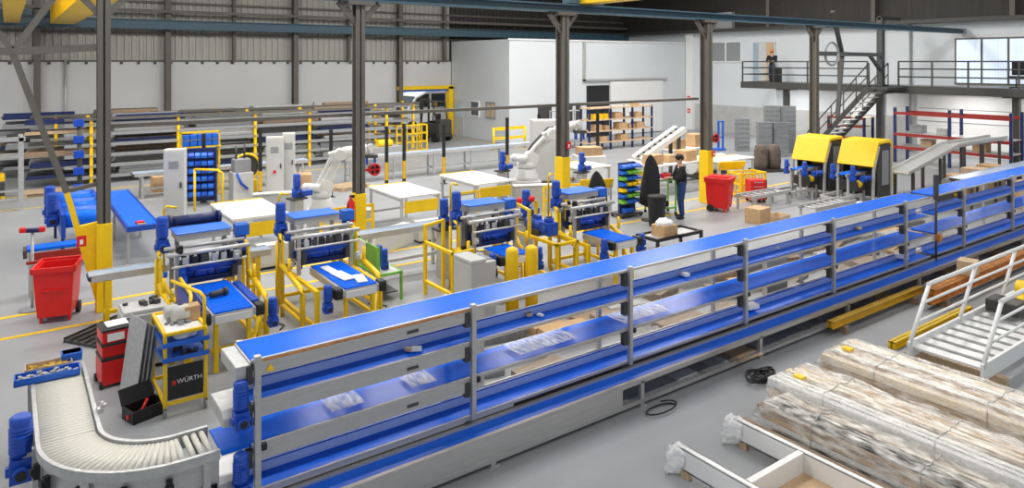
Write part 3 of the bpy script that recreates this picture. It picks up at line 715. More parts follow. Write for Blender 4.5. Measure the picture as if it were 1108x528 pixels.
# blue belt conveyor lengthwise (far left)
t = thing('belt_conveyor', 'long blue belt table beside the left steel column', 'conveyor', (2.38, 16.8, 0))
M().box(-.28,.28,0,5.0,.78,.8).build('belt', K['belt'], t, .006); M().box(-.32,-.28,0,5,.70,.81).box(.28,.32,0,5,.70,.81).box(-.32,.32,-.03,.0,.7,.81).build('side_rail', K['blue'], t); M().box(-.28,.28,.05,4.95,.72,.77).build('bed', K['galv'], t)
legs(t, [(x,y) for x in (-.28,.28) for y in (.1,2.5,4.8)], .025, 0, .72, 'galv')
M().box(-.12,.05,.25,.4,.8,.84).build('scanner', K['red'], t, .01); M().box(-.1,.06,.08,.14,.8,.83).build('hand_tool', K['card'], t)
# cabinet under the column gusset
t = thing('roller_conveyor', 'blue roller conveyor frame behind the yellow gusset plate', 'conveyor', (1.0, 17.6, 0))
for i in range(6): M().cyl((0,i*.55,.95),(.7,i*.55,.95),.17,14).build('roller', K['blueplast'] if i % 2 else K['belt'], t)
M().box(-.08,0,-.2,2.95,.6,1.1).box(.7,.78,-.2,2.95,.6,1.1).build('side_rail', K['blue'], t)
legs(t, [(x,y) for x in (-.04,.74) for y in (0,2.8)], .03, 0, .6, 'navy'); motor(t,(-.2,.6,1.0),1.2); motor(t,(-.2,1.7,1.0),1.2)
t = thing('roller_table', 'short blue roller table with red apron behind the red bin', 'table', (.3, 15.55, 0))
M().box(0,.85,0,.35,.82,.88).build('bed', K['belt'], t, .01); M().box(.05,.85,-.03,.0,.66,.8).build('apron', K['redp'], t, .01); M().box(-.06,0,-.03,.38,.72,.86).build('end_block', K['dsteel'], t)
legs(t, [(x,y) for x in (.05,.8) for y in (.03,.32)], .025, 0, .82, 'galv')
t = thing('sensor_stand', 'thin grey stand with red and black head beside the red bin', 'stand', (.36, 14.75, 0))
M().lathe([(.2,0),(.2,.02),(.05,.04)]).build('base', K['greyplast'], t); M().cyl((0,0,.04),(0,0,1.35),.025).build('pole', K['galv'], t)
M().obox((0,0,1.38),(.34,.1,.07),Matrix.Rotation(.1,3,'Y')).build('head', K['navy'], t, .015); M().obox((-.14,0,1.4),(.1,.12,.08)).build('lamp', K['red'], t, .015); M().obox((.14,0,1.38),(.1,.12,.08)).build('lamp', K['red'], t, .015)
M().obox((.02,0,.82),(.22,.08,.05)).build('lower_arm', K['redp'], t, .01)
# post with blue fittings
t = thing('valve_post', 'dark post with stacked blue fittings left of the nearest column', 'post', (1.6, 22.3, 0))
M().cyl((0,0,0),(0,0,2.75),.06).build('pole', K['dsteel'], t)
for z in (.9,1.35,1.8,2.2,2.65): M().box(-.14,.1,-.12,.1,z-.1,z+.1).build('fitting', K['blue'], t, .02)

# red wheelie bins
def bin_(loc, rz, label, lid):
    t = thing('waste_bin', label, 'bin', loc, rz)
    def ring(w,d,z): return [(-w,-d,z),(w,-d,z),(w,d,z),(-w,d,z)]
    vs = ring(.24,.28,.1)+ring(.26,.31,.35)+ring(.29,.34,.9)+ring(.26,.31,.9)+ring(.22,.26,.2)
    fs = [(3,2,1,0)]+[(k*4+i,k*4+(i+1)%4,k*4+4+(i+1)%4,k*4+4+i) for k in range(4) for i in range(4)]+[(16,17,18,19)]
    M().add(vs,fs).build('body', K['red'], t, .02)
    m = M().box(-.32,.32,-.37,-.33,.84,.94).box(-.32,.32,.33,.37,.84,.94).box(-.32,-.28,-.37,.37,.84,.94).box(.28,.32,-.37,.37,.84,.94); m.build('rim', K['red'], t, .015)
    for x in (-.26,.26): M().cyl((x-.03,.2,.1),(x+.03,.2,.1),.1,16).build('wheel', K['rubber'], t)
    M().cyl((-.28,.2,.1),(.28,.2,.1),.015).build('axle', K['dsteel'], t)
    for x in (-.2,.2): M().box(x-.02,x+.02,-.22,-.16,0,.12).build('foot', K['red'], t)
    M().box(-.16,.16,-.36,-.325,.55,.57).build('moulded_seam', K['red'], t)
    if lid: M().box(-.34,.34,-.4,.38,.94,.98).box(-.2,.2,-.3,.3,.98,1.02).build('lid', K['red'], t, .02)
    return t
bin_((.70,14.05,0), -.25, 'open red wheeled waste bin left of the yellow column foot', False)
bin_((16.75,13.0,0), .4, 'red wheeled waste bin with closed lid beside the standing worker', True)

# bollards, cabinet, green cart
for x,y,lab in ((6.98,9.7,'yellow bollard nearer the light grey cabinet'),(7.32,9.6,'yellow bollard farther from the light grey cabinet')):
    t = thing('bollard', lab, 'bollard', (x,y,0)); M().lathe([(.11,0),(.11,1.08),(.1,1.12),(.05,1.15)]).build('tube', K['yellow'], t); M().lathe([(.17,0),(.17,.02),(.12,.025)]).build('foot_plate', K['yellowd'], t)
t = thing('control_cabinet', 'light grey control cabinet in front of the yellow bollards', 'cabinet', (6.15, 9.7, 0))
M().box(0,.5,0,.55,.06,.98).build('body', K['cream'], t, .012); M().box(-.01,.3,-.01,.56,.98,1.05).build('lid', K['cream'], t, .02); M().box(.02,.48,.02,.53,0,.06).build('plinth', K['dsteel'], t); M().box(.34,.48,.1,.45,.98,1.0).build('control_panel', K['greyplast'], t)
M().box(.02,.07,-.012,0,.45,.6).build('handle', K['black'], t, .004)
t = thing('safety_frame', 'yellow tubular safety frame behind the light grey cabinet', 'barrier', (6.25, 10.45, 0))
m = M().box(0,.06,.0,.06,0,1.0).box(0,.06,1.0,1.06,0,1.3).box(.4,.46,.0,.06,0,1.0)
m.bar((.03,0,.97),(.03,1.05,.97),.06).bar((.03,0,.25),(.03,1.05,.25),.06).bar((.03,.03,.97),(.43,.03,.97),.06).bar((.03,.03,.2),(.43,.03,.2),.06).box(.38,.44,1.0,1.06,0,1.35).bar((.03,1.03,1.27),(.41,1.03,1.32),.05)
m.build('frame', K['yellow'], t, .006)
t = thing('safety_frame', 'yellow tubular safety frame between the third and fourth machines', 'barrier', (8.45, 10.3, 0))
m = M().box(0,.06,.0,.06,0,.85).box(0,.06,1.3,1.36,0,1.4).box(.5,.56,1.3,1.36,0,1.4).box(.5,.56,0,.06,0,.85)
m.bar((.03,0,.82),(.03,1.35,.82),.06).bar((.53,0,.82),(.53,1.35,.82),.06).bar((.03,.03,.82),(.53,.03,.82),.06).bar((.03,.0,.2),(.03,1.35,.2),.06).bar((.03,.9,.82),(.03,.9,1.35),.06).bar((.03,.9,1.33),(.03,1.33,1.4),.05)
m.build('frame', K['yellow'], t, .006)
motor(t,(.28,.75,1.0),1.4,'y'); M().box(.1,.5,.7,1.1,.84,.95).build('mount', K['dsteel'], t)
for x in (.1,.42): M().ball((x,1.33,1.45),.07).build('beacon', K['red'], t)
t = thing('green_cart', 'green steel cart with upright green board beside the second machine', 'cart', (5.35, 11.5, 0))
m = M()
for x,y,h in ((0,0,1.02),(0,1.15,1.1),(.45,0,.52),(.45,1.15,.52)): m.box(x-.02,x+.02,y-.02,y+.02,0,h)
for z in (.5,): m.box(0,.45,-.02,.02,z-.02,z+.02).box(0,.45,1.13,1.17,z-.02,z+.02).box(.43,.47,0,1.15,z-.02,z+.02).box(-.02,.02,0,1.15,z-.02,z+.02)
m.build('frame', K['green'], t); M().box(-.012,.012,.02,1.13,.54,1.0).build('board', K['green'], t); M().box(.02,.43,.02,1.13,.5,.52).build('shelf', K['cream'], t); M().box(.02,.43,.1,1.1,.12,.14).build('lower_shelf', K['dsteel'], t)
M().box(-.02,-.012,.5,.85,.62,1.0).build('clipboard', K['paper'], t); motor(t,(.24,.25,.66),.62); motor(t,(.28,.55,.66),.62)
M().box(.05,.3,.3,.6,.14,.2).build('red_case', K['redp'], t)

# ------------------------------------------------------------------ robot cells
def table(x0,x1,y0,y1,label,z=.95, guard=True):
    t = thing('work_table', label, 'table', (x0,y0,0)); w,d = x1-x0,y1-y0
    M().box(0,w,0,d,z-.05,z).build('table_top', K['paper'], t, .006); M().box(0,w,d,d+.03,z-.05,z+.02).build('back_edge', K['yellow'], t)
    legs(t, [(x,y) for x in (.05,w-.05) for y in (.05,d-.05)], .03, 0, z-.05, 'alu')
    m = M(); m.box(.05,w-.05,.02,.08,.25,.3).box(.05,w-.05,d-.08,d-.02,.25,.3).box(.02,.08,.05,d-.05,z-.12,z-.05).box(w-.08,w-.02,.05,d-.05,z-.12,z-.05); m.build('under_frame', K['alu'], t)
    if guard: M().box(.1,w-.1,-.03,-.005,z-.42,z-.12).build('guard_plate', K['yellow'], t, .01)
    return t
table(3.9,5.1,15.6,17.6,'white table before the control cabinets behind the first two machines')
table(7.9,9.05,15.7,17.6,'white table right of the second column')
table(10.45,11.7,16.2,18.2,'white table left of the second robot')
table(14.6,15.9,16.6,17.9,'white table behind the draped hood', guard=False)
def robot(loc, rz, label, s=1., a1=.15, a2=1.0):
    t = thing('robot_arm', label, 'robot', loc, rz); t.scale = (s,s,s)
    M().box(-.38,.38,-.38,.38,0,.55).build('pedestal', K['cream'], t, .02)
    M().lathe([(.33,.55),(.33,.68),(.28,.74),(.28,.86),(.22,.9)],n=24).build('base', K['robot'], t)
    M().lathe([(.27,.9),(.29,.95),(.29,1.05),(.2,1.12)],n=24).build('turntable', K['robot'], t)
    sh = V((.12,0,1.18)); u = V((math.sin(a1),0,math.cos(a1))); el = sh+u*.95; f = V((math.cos(a2-PI/2+.35),0,-math.sin(a2-PI/2+.35))); wr = el+f*.85
    M().cyl(sh+V((0,-.22,0)),sh+V((0,.22,0)),.2,20).build('shoulder', K['robot'], t, .015)
    M().bar(sh+V((0,.1,0)),el+V((0,.1,0)),.22,.34,(0,1,0)).build('lower_arm', K['robot'], t, .05); M().bar(sh+V((-.30,-.12,-.1)),el+V((-.26,-.12,-.08)),.1,.14,(0,1,0)).build('link_rod', K['robot'], t, .03)
    M().cyl(el+V((0,-.2,0)),el+V((0,.22,0)),.17,20).bar(el-f*.3,el+f*.15,.28,.26,(0,1,0)).build('elbow', K['robot'], t, .03)
    M().tube([el+f*.1,el+f*.35,wr-f*.1],[.19,.16,.12],14).build('forearm', K['robot'], t)
    M().cyl(wr+V((0,-.1,0)),wr+V((0,.1,0)),.085,16).cyl(wr,wr+V((.02,0,-.22)),.07,14).build('wrist', K['robot'], t)
    M().box(wr.x-.16,wr.x+.2,-.12,.12,wr.z-.3,wr.z-.22).build('gripper_plate', K['dsteel'], t, .01)
    for x in (-.1,.12): M().box(wr.x+x-.03,wr.x+x+.03,-.1,.1,wr.z-.48,wr.z-.3).build('gripper_jaw', K['blue'], t, .01)
    M().cyl(sh+V((-.15,-.25,.0)),sh+V((-.5,-.25,.05)),.11,14).ball(tuple(sh+V((-.52,-.25,.05))),.11).build('balancer', K['robot'], t)
    M().tube([sh+V((-.1,.25,.1)),sh+u*.5+V((-.25,.28,0)),el+V((-.1,.28,.15)),el+f*.3+V((0,.22,.1))],.03,8).build('hose', K['dsteel'], t)
    M().box(-.36,-.1,-.42,-.38,.1,.45).build('cover', K['yellow'], t) if s > 1.2 else None
    return t
robot((6.55,17.5,0), -.35, 'white robot arm left of the second column', .93, .42, 1.0)
robot((13.3,17.7,0), -.5, 'white robot arm between the middle column and the white cabinet', 1.08, .75, .85)
# inclined loader
t = thing('inclined_loader', 'pale inclined loader with twin beams beside the shelving', 'loader', (17.7,17.2,0), -.25)
for y in (-.3,.2): M().bar((0,y,.95),(1.75,y,1.95),.22,.18).build('beam', K['robot'], t, .02)
m = M()
for i in range(8): q = i/7.; m.bar((.1+1.55*q,-.3,1.02+.88*q),(.1+1.55*q,.2,1.02+.88*q),.06)
m.build('cross_rung', K['dsteel'], t); M().box(-.2,.3,-.45,.4,0,.9).build('pedestal', K['cream'], t, .02); m = M().bar((1.5,-.3,0),(1.5,-.3,1.72),.1).bar((1.5,.2,0),(1.5,.2,1.72),.1); m.build('support', K['dsteel'], t)
# control cabinets
def cab(loc, w, d, h, rz, label, knob):
    t = thing('control_cabinet', label, 'cabinet', loc, rz)
    M().box(-w/2,w/2,-d/2,d/2,.1,h).build('body', K['cream'], t, .012); M().box(-w/2+.02,w/2-.02,-d/2+.02,d/2-.02,0,.1).build('plinth', K['dsteel'], t)
    dr = M().box(-w/2+.02,w/2-.02,-d/2-.02,-d/2,.14,h-.04).build('door', K['cream'], t, .006)
    M().box(w/2-.1,w/2-.06,-d/2-.05,-d/2-.02,h*.5,h*.5+.15).build('handle', K['dsteel'], dr)
    M().box(-.12,.12,-d/2-.03,-d/2-.02,h*.75,h*.85).build('display', K['greyplast'], dr)
    if knob: M().cyl((.0,-d/2-.06,h*.45),(0,-d/2-.02,h*.45),.05).build('switch', K['red'], dr)
    return t
cab((3.62,20.3,0),.5,.42,2.0,-.35,'tall light grey control cabinet left of the blue parts rack', False)
cab((6.85,22.3,0),.52,.42,1.95,-.35,'light grey control cabinet with red switch beside a fence post', True)
cab((7.42,22.7,0),.38,.42,2.0,-.35,'narrow light grey cabinet right of the red switch cabinet', False)
cab((15.6,19.6,0),1.1,.6,2.25,-.5,'tall white cabinet behind the middle column', False)
# low white barriers near the robots
for i,(x,y,w,h,rz,lab) in enumerate(((6.9,16.6,1.2,.6,-.5,'low pale panel below the first robot'),(12.6,16.2,1.5,.7,-.4,'low pale panel below the second robot'),(6.0,19.4,1.2,.7,-.3,'low pale panel behind the first robot'),(7.3,14.8,1.0,.45,.4,'low white block right of the second column'))):
    o = M().box(-w/2,w/2,-.15,.15,0,h).box(-w/2-.02,w/2+.02,-.17,.17,h,h+.03).build('machine_cover', K['cream'], None, .02, None, (x,y,0)); o.rotation_euler=(0,0,rz); tag(o, lab, 'cover')
# fence posts
fp = [(6.31,22.0,2.2),(8.37,21.5,2.15),(10.3,21.5,2.15),(10.95,21.5,2.2),(12.5,21.5,2.1),(14.6,20.6,2.3),(16.6,21.3,2.3),(18.9,20.5,2.3),(4.9,23.0,2.1)]
for i,(x,y,h) in enumerate(fp):
    t = thing('fence_post', 'thin black fence post standing behind the robot tables', 'post', (x,y,0), 0, 'black fence posts behind the robot tables')
    M().box(-.045,.045,-.045,.045,.02,h).build('post', K['black'], t); M().box(-.1,.1,-.1,.1,0,.02).build('foot_plate', K['dsteel'], t); M().box(-.05,.05,-.05,.05,.35,.95).build('sleeve', K['yellowd'], t)
# blue parts rack
t = thing('parts_rack', 'dark blue parts rack full of small bins behind the first machine', 'rack', (4.75,22.9,0), -.3)
M().box(-.5,.5,-.2,-.15,.1,1.7).box(-.5,-.46,-.3,.2,0,1.7).box(.46,.5,-.3,.2,0,1.7).build('frame', K['navy'], t)
for r in range(6):
    for c in range(5):
        M().prism([(-.02,0),(.2,0),(.2,.14),(.06,.14),(-.02,.07)],'x',-.44+c*.18,-.29+c*.18).xf(Matrix.Translation((0,-.42,.28+r*.23))).build('bin', K['blueplast'] if (r+c) % 3 else K['blue'], t)
t = thing('parts_bins', 'row of blue bins on a yellow frame above the dark parts rack', 'bin rack', (5.0,24.2,0))
for r in range(2):
    for c in range(5): M().box(-.5+c*.22,-.31+c*.22,-.2,.1,1.62+r*.2,1.78+r*.2).build('bin', K['blueplast'], t, .01)
M().box(-.55,-.5,-.05,.05,0,2.05).box(.6,.65,-.05,.05,0,2.05).box(-.55,.65,-.2,.12,1.57,1.61).box(-.55,.65,-.05,.05,2.02,2.07).build('frame', K['yellow'], t)
t = thing('hand_rail', 'yellow hand rail in front of the blue parts rack', 'rail', (4.4,21.0,0)); M().tube([(0,.8,1.2),(.5,.3,1.2),(.62,.2,1.12),(.62,.2,0)],.035).build('rail', K['yellow'], t); M().tube([(0,.8,1.2),(0,.8,0)],.035).build('post', K['yellow'], t)
t = thing('test_rig', 'small grey machine with blue hose between the parts rack and the cabinet', 'machine', (5.9,22.6,0)); M().box(-.3,.3,-.3,.3,0,.9).build('body', K['cream'], t, .02); M().box(-.25,.25,-.2,.2,.9,1.3).build('head', K['greyplast'], t, .02); M().tube([(-.2,-.3,.9),(-.1,-.4,.6),(.1,-.35,.4)],.04).build('hose', K['blue'], t); M().cyl((.1,0,1.3),(.1,0,1.75),.03).cyl((-.15,0,1.3),(-.15,0,1.7),.03).build('rod', K['dsteel'], t)
t = thing('yellow_spool_machine', 'yellow wheel machine right of the blue parts rack', 'machine', (6.3,23.6,0)); M().cyl((0,-.1,.9),(0,.1,.9),.38,20).build('wheel', K['dsteel'], t); M().tube([(.42*math.cos(i*PI/12),-.12,.9+.42*math.sin(i*PI/12)) for i in range(25)],.04).build('ring', K['yellow'], t); M().box(-.3,.3,-.3,.3,0,.5).build('base', K['yellow'], t, .02)
# cartons and crates on the floor
def carton(loc, s, label, rz=0, m='card', pal=False, group=None):
    t = thing('cardboard_box', label, 'box', loc, rz, group); x,y,z = s
    M().box(-x/2,x/2,-y/2,y/2,0,z).build('body', K[m], t, .006); M().box(-.03,.03,-y/2-.002,y/2+.002,z,z+.003).box(-.03,.03,-y/2-.003,-y/2,z*.6,z).build('tape', K['cardl'], t)
    return t
carton((7.9,23.3,0),(.9,.6,.55),'cardboard box beside the red switch cabinet',-.3)
carton((4.3,25.9,0),(.8,.6,.5),'cardboard box behind the tall left cabinet',0)
def pallet(loc, label, rz=0):
    t = thing('pallet', label, 'pallet', loc, rz)
    for i in range(5): M().box(-.6,.6,-.4+i*.175,-.3+i*.175,.115,.135).build('deck_board', K['wood'], t)
    for y in (-.35,0,.35): M().box(-.6,.6,y-.05,y+.05,0,.02).build('bottom_board', K['wood'], t); M().box(-.6,-.48,y-.05,y+.05,.02,.115).box(-.06,.06,y-.05,y+.05,.02,.115).box(.48,.6,y-.05,y+.05,.02,.115).build('block', K['wood'], t)
    return t
pallet((1.0,28.2-.9,0),'wooden pallet on the floor at the left of the storage rack'); pallet((9.4,22.6,0),'wooden pallet behind the first robot',.3)

# ------------------------------------------------------------------ long storage rack at the back
def rack(x0, xs, y, d, label, tall, tiers):
    t = thing('storage_rack', label, 'rack', (x0,y,0)); L = xs[-1]-x0
    for x in xs:
        M().box(x-x0-.05,x-x0+.05,-.06,.06,0,tall).build('upright', K['yellow'], t); M().box(x-x0-.05,x-x0+.05,d-.06,d+.06,0,tall).build('upright', K['yellow'], t)
        for z in tiers: M().box(x-x0-.04,x-x0+.04,-.12,d,z-.08,z).build('arm', K['yellowd'], t)
    for z in tiers: M().box(-.8,L+.3,-.05,-.0,z-.1,z+.02).box(-.8,L+.3,d,d+.05,z-.1,z+.02).build('shelf_beam', K['greyplast'], t)
    M().box(-.8,L+.3,-.12,-.05,tall-.1,tall).build('top_beam', K['column'], t)
    return t
T1 = (.3,.68,1.05,1.42,1.8,2.15)
rack(2.4,(2.4,5.2,8.0,10.2,13.7),28.6,1.2,'long storage rack with yellow uprights, front row by the back wall',2.35,T1)
rack(1.5,(1.5,4.6,7.4,10.9,14.2,16.6),31.6,1.2,'long storage rack, rear row closest to the back wall',2.3,T1)
pm_ = ['galv','greyplast','dsteel','woodd','alu','dsteel','greyplast','navy','wood']
protos = {}
cnt = 0
for (ry, xs) in ((28.6,(1.7,4.3,6.9,9.4,11.9)),(31.6,(1.0,4.0,7.0,10.0,13.0))):
    for z in T1[:-1]+(T1[-1],):
        for x in xs:
            for k in range(3):
                if random.random() < .08: continue
                mk = random.choice(pm_); h = random.choice((.1,.17,.23)); key = (mk,h)
                if key not in protos:
                    o = M().box(-1.15,1.15,-.13,.13,0,h*.5).box(-1.12,1.1,-.09,.1,h*.5,h).build('metal_profile', K[mk], None, .01)
                    tag(o, 'long metal profile lying in the tiered storage rack by the back wall', 'profile', 'long profiles stored in the back racks'); protos[key] = o
                else: o = protos[key].copy(); COL.objects.link(o)
                o.location = (x+random.uniform(-.12,.12), ry+.2+k*.38, z+.021)
# left portal and yellow machine
t = thing('steel_portal', 'grey steel portal frame at the left edge before the rack', 'frame', (.34,24.9,0))
M().box(-.06,.06,-.06,.06,0,2.1).box(-3,.1,-.06,.06,2.0,2.12).box(-3,.06,-.03,.03,.3,.36).box(-3,.06,-.03,.03,.55,.6).box(-.06,.06,1.4,1.5,0,2.1).box(-.06,.06,-.06,1.5,2.0,2.1).build('frame', K['galv'], t)
t = thing('yellow_machine', 'yellow machine with blue motor inside the left portal', 'machine', (-.55,27.2,0)); M().box(-.6,.5,-.4,.4,.15,.6).build('base', K['dsteel'], t, .03); M().box(-.5,.35,-.35,.35,.6,1.1).build('body', K['yellow'], t, .06); M().box(.2,.5,-.3,.3,.2,.8).build('front', K['yellow'], t, .05); M().cyl((0,0,1.1),(0,0,1.35),.13).build('motor', K['blue'], t); M().box(-.1,.3,-.38,-.34,.75,1.0).build('panel', K['paper'], t)
M().box(-.55,-.45,-.4,.4,0,.15).box(.4,.5,-.4,.4,0,.15).build('skid', K['yellow'], t)
t = thing('white_part_stack', 'stack of pale parts at the left edge of the floor', 'stack', (-.75,17.6,0)); 
for i in range(4): M().box(-.35,.25,-.3,.3,.02+i*.17,.14+i*.17).build('part_tray', K['cream'], t, .03)
M().box(-.35,.25,-.3,.3,0,.02).build('base', K['dsteel'], t)

# van and forklift at the open door
t = thing('van', 'white van parked outside the open yellow framed door', 'van', (21.4,38.6,0)); t.scale=(1.08,1.08,1.08)
body = [(-2.5,.35),(2.4,.35),(2.45,1.3),(2.3,2.35),(-.6,2.4),(-1.35,2.05),(-1.9,1.35),(-2.5,1.1)]
M().prism(body,'y',-.95,.95).build('body', K['white'], t, .08)
M().prism([(-1.3,1.95),(-.75,2.2),(-.55,2.2),(-.55,1.45),(-1.7,1.45)],'y',-.97,-.94).prism([(-.4,2.2),(.5,2.2),(.5,1.45),(-.4,1.45)],'y',-.97,-.94).build('side_window', K['dglass'], t)
M().add([(-1.38,-.85,2.03),(-1.88,-.85,1.38),(-1.88,.85,1.38),(-1.38,.85,2.03),(-1.41,-.85,2.06),(-1.91,-.85,1.41),(-1.91,.85,1.41),(-1.41,.85,2.06)],[(0,1,2,3),(4,5,6,7),(0,1,5,4),(1,2,6,5),(2,3,7,6),(3,0,4,7)]).build('windscreen', K['dglass'], t)
for x in (-1.6,1.6):
    for y in (-.85,.85): M().cyl((x,y-.12,.35),(x,y+.12,.35),.35,20).build('wheel', K['rubber'], t)
M().box(.9,1.2,-.975,-.95,1.9,2.1).build('badge', K['orange'], t)
t = thing('forklift', 'dark forklift standing in the open yellow framed door', 'forklift', (18.9,33.6,0), .3)
M().box(-.5,.5,-.9,.6,.25,1.0).build('chassis', K['dsteel'], t, .06); M().box(-.45,.45,-.95,-.5,.4,1.2).build('counterweight', K['dsteel'], t, .08)
m = M()
for x in (-.45,.45): m.bar((x,-.6,1.1),(x,-.4,2.15),.06).bar((x,.5,.9),(x,.35,2.15),.06)
m.box(-.48,.48,-.45,.4,2.12,2.17); m.build('overhead_guard', K['dsteel'], t); M().box(-.35,-.25,.62,.7,.05,2.3).box(.25,.35,.62,.7,.05,2.3).box(-.35,.35,.64,.68,2.2,2.3).build('mast', K['dsteel'], t)
for x in (-.25,.25): M().box(x-.06,x+.06,.7,1.6,.06,.1).build('fork', K['black'], t)
for x in (-.5,.5):
    for y in (-.6,.4): M().cyl((x-.1,y,.25),(x+.1,y,.25),.25,16).build('wheel', K['rubber'], t)
M().box(-.22,.22,-.3,.15,1.0,1.1).box(-.22,.22,-.35,-.28,1.05,1.5).build('seat', K['black'], t, .03); M().box(.2,.4,.1,.3,1.9,2.1).build('lamp', K['yellow'], t)
# yellow barriers
def barrier(loc,w,rz,label):
    t = thing('barrier', label, 'barrier', loc, rz)
    for x in (-w/2,w/2): M().cyl((x,0,0),(x,0,1.1),.06).build('post', K['yellow'], t)
    M().box(-w/2,w/2,-.03,.03,.95,1.1).box(-w/2,w/2,-.03,.03,.5,.62).build('rail', K['yellow'], t)
barrier((20.2,28.3,0),1.9,0,'yellow barrier in front of the white office block'); 
t = thing('yellow_cage', 'yellow mesh cage in front of the forklift', 'cage', (15.6,30.2,0)); 
m = M()
for i in range(7): m.box(-.8+i*.26,-.76+i*.26,-.4,-.37,.1,1.3)
for z in (.1,.5,.9,1.3): m.box(-.82,.82,-.4,-.37,z-.03,z+.03).box(-.82,-.78,-.4,.4,z-.03,z+.03).box(.78,.82,-.4,.4,z-.03,z+.03)
for x in (-.8,.8):
    for y in (-.38,.38): m.box(x-.03,x+.03,y-.03,y+.03,0,1.3)
m.build('mesh', K['yellow'], t)
t = thing('wrapped_rolls', 'yellow wrapped rolls right of the second column', 'rolls', (12.0,25.2,0))
M().cyl((-.3,0,1.12),(.3,0,1.12),.12).cyl((-.2,.3,1.12),(.4,.3,1.12),.12).build('roll', K['yellow'], t); M().box(-.6,.7,-.3,.6,0,1.0).build('stand', K['galv'], t)
t = thing('hose_reel', 'red and black hose reel on the second column', 'reel', (6.38,13.95,2.0)); t.scale=(.6,.6,.6); M().cyl((0,-.08,0),(0,.08,0),.2,20).build('drum', K['black'], t); M().tube([(.2*math.cos(i*PI/10),-.1,.2*math.sin(i*PI/10)) for i in range(21)],.03).bar((-.2,-.1,0),(.2,-.1,.0),.04).bar((0,-.1,-.2),(0,-.1,.2),.04).build('flange', K['red'], t); M().box(-.32,-.0,-.03,.03,-.04,.04).build('bracket', K['red'], t)
t = thing('fire_extinguisher', 'red fire extinguisher hanging on the second column foot', 'extinguisher', (5.84,13.9,.95)); M().lathe([(.07,0),(.08,.03),(.08,.4),(.03,.48),(.03,.52)]).build('cylinder', K['red'], t); M().box(-.02,.08,-.02,.02,.5,.56).build('valve', K['black'], t); M().tube([(0,-.03,.5),(-.09,-.04,.35),(-.09,-.02,.1)],.012).build('hose', K['black'], t)

# ------------------------------------------------------------------ middle far: shelving, tables, boxes
t = thing('shelving_unit', 'long shelving unit with blue uprights before the dark doorway', 'shelf', (22.7,25.2,0))
for x in (0,1.4,2.9,4.3):
    for y in (0,.6): M().box(x-.04,x+.04,y-.04,y+.04,0,2.1).build('upright', K['navy'], t)
for z in (.35,.9,1.45,2.02): M().box(-.05,4.35,-.05,.65,z,z+.06).build('shelf_board', K['cardl'], t)
for i,x in enumerate((.45,.8,1.15)):
    tag(M().box(-.15,.15,-.2,.2,0,.25).box(-.12,.12,-.21,-.2,.1,.2).build('storage_bin', K['yellow'], None, .02, None, (22.7+x,25.45,1.51)), 'yellow plastic bin on the second shelf of the long shelving unit', 'bin', 'yellow bins on the shelving unit')
for x,z,s_ in ((2.0,1.51,.4),(3.4,1.51,.35),(.6,.96,.4),(1.3,.96,.3),(2.3,.96,.45),(3.5,.96,.4),(2.9,.96,.3),(1.0,.41,.35),(2.4,.41,.4),(3.3,2.08,.2)):
    carton((22.7+x,25.45,z),(s_*1.3,.45,s_*.7),'cardboard box on the long shelving unit before the doorway',0,'card',group='boxes on the shelving unit')
t = thing('wire_rack', 'grey wire rack with blue bags left of the shelving unit', 'rack', (21.8,26.6,0))
m = M()
for x in (0,.8,1.6):
    for y in (0,.5): m.box(x-.02,x+.02,y-.02,y+.02,0,1.9)
for z in (.3,.8,1.3,1.85): m.box(0,1.6,0,.5,z,z+.03)
m.build('frame', K['galv'], t)
for x in (.3,.8,1.2): M().ball((x,.25,1.0),.18,(1,1,.8)).build('bag', K['blueplast'], t)
t = table(16.9,19.2,15.6,16.4,'long packing table with cardboard boxes behind the worker',.95,False)
for x,y,s_,lab in ((17.2,16.0,.45,'cardboard box at the near end of the packing table'),(18.0,16.05,.35,'smaller cardboard box in the middle of the packing table'),(18.8,16.0,.5,'cardboard box at the far end of the packing table')):
    carton((x,y,.95),(s_*1.2,s_,s_*.7),lab,.1)
t = table(20.6,22.8,18.0,18.8,'packing table with cartons behind the inclined loader',.95,False)
carton((21.0,18.4,.95),(.7,.5,.35),'low carton on the table behind the inclined loader'); carton((22.2,18.4,.95),(.6,.5,.5),'tall carton on the table behind the inclined loader')
t = thing('pallet_box', 'white wrapped pallet block under a stack of cartons', 'pallet', (17.0,18.9,0),-.3); M().box(-.5,.5,-.4,.4,.12,.95).build('load', K['paper'], t, .02); M().box(-.55,.55,-.42,-.3,0,.12).box(-.55,.55,.3,.42,0,.12).box(-.55,.55,-.05,.05,0,.12).build('runner', K['wood'], t)
carton((17.0,18.9,.95),(.8,.6,.3),'wide carton on the white wrapped pallet block',-.3)
# tilted yellow guards
for x,y,z,rz,lab in ((13.6,14.8,.72,-.4,'tilted yellow guard plate behind the fourth machine'),(15.6,14.9,.75,-.4,'tilted yellow guard plate near the draped coat'),(19.3,14.5,.78,-.35,'yellow guard plate under the far white table')):
    t = thing('guard_plate', lab, 'guard', (x,y,0),rz); M().obox((0,0,z+.12),(1.0,.04,.3),Matrix.Rotation(.35,3,'X')).build('plate', K['yellow'], t, .015); M().box(-.45,-.41,-.02,.02,0,z+.1).box(.41,.45,-.02,.02,0,z+.1).build('support', K['alu'], t)
table(19.4,21.4,15.1,15.9,'grey topped table behind the red bin',.95,False)
t = thing('film_roll', 'large white film roll on a dark trolley behind the red bin', 'roll', (21.0,16.9,0)); M().cyl((-.9,0,.55),(.9,0,.55),.32,20).build('roll', K['paper'], t); M().box(-1,1,-.35,.35,.12,.22).build('trolley', K['dsteel'], t); 
m = M()
for x in (-.8,.8):
    for y in (-.3,.3): m.cyl((x,y-.03,.06),(x,y+.03,.06),.06)
m.build('wheel', K['rubber'], t)
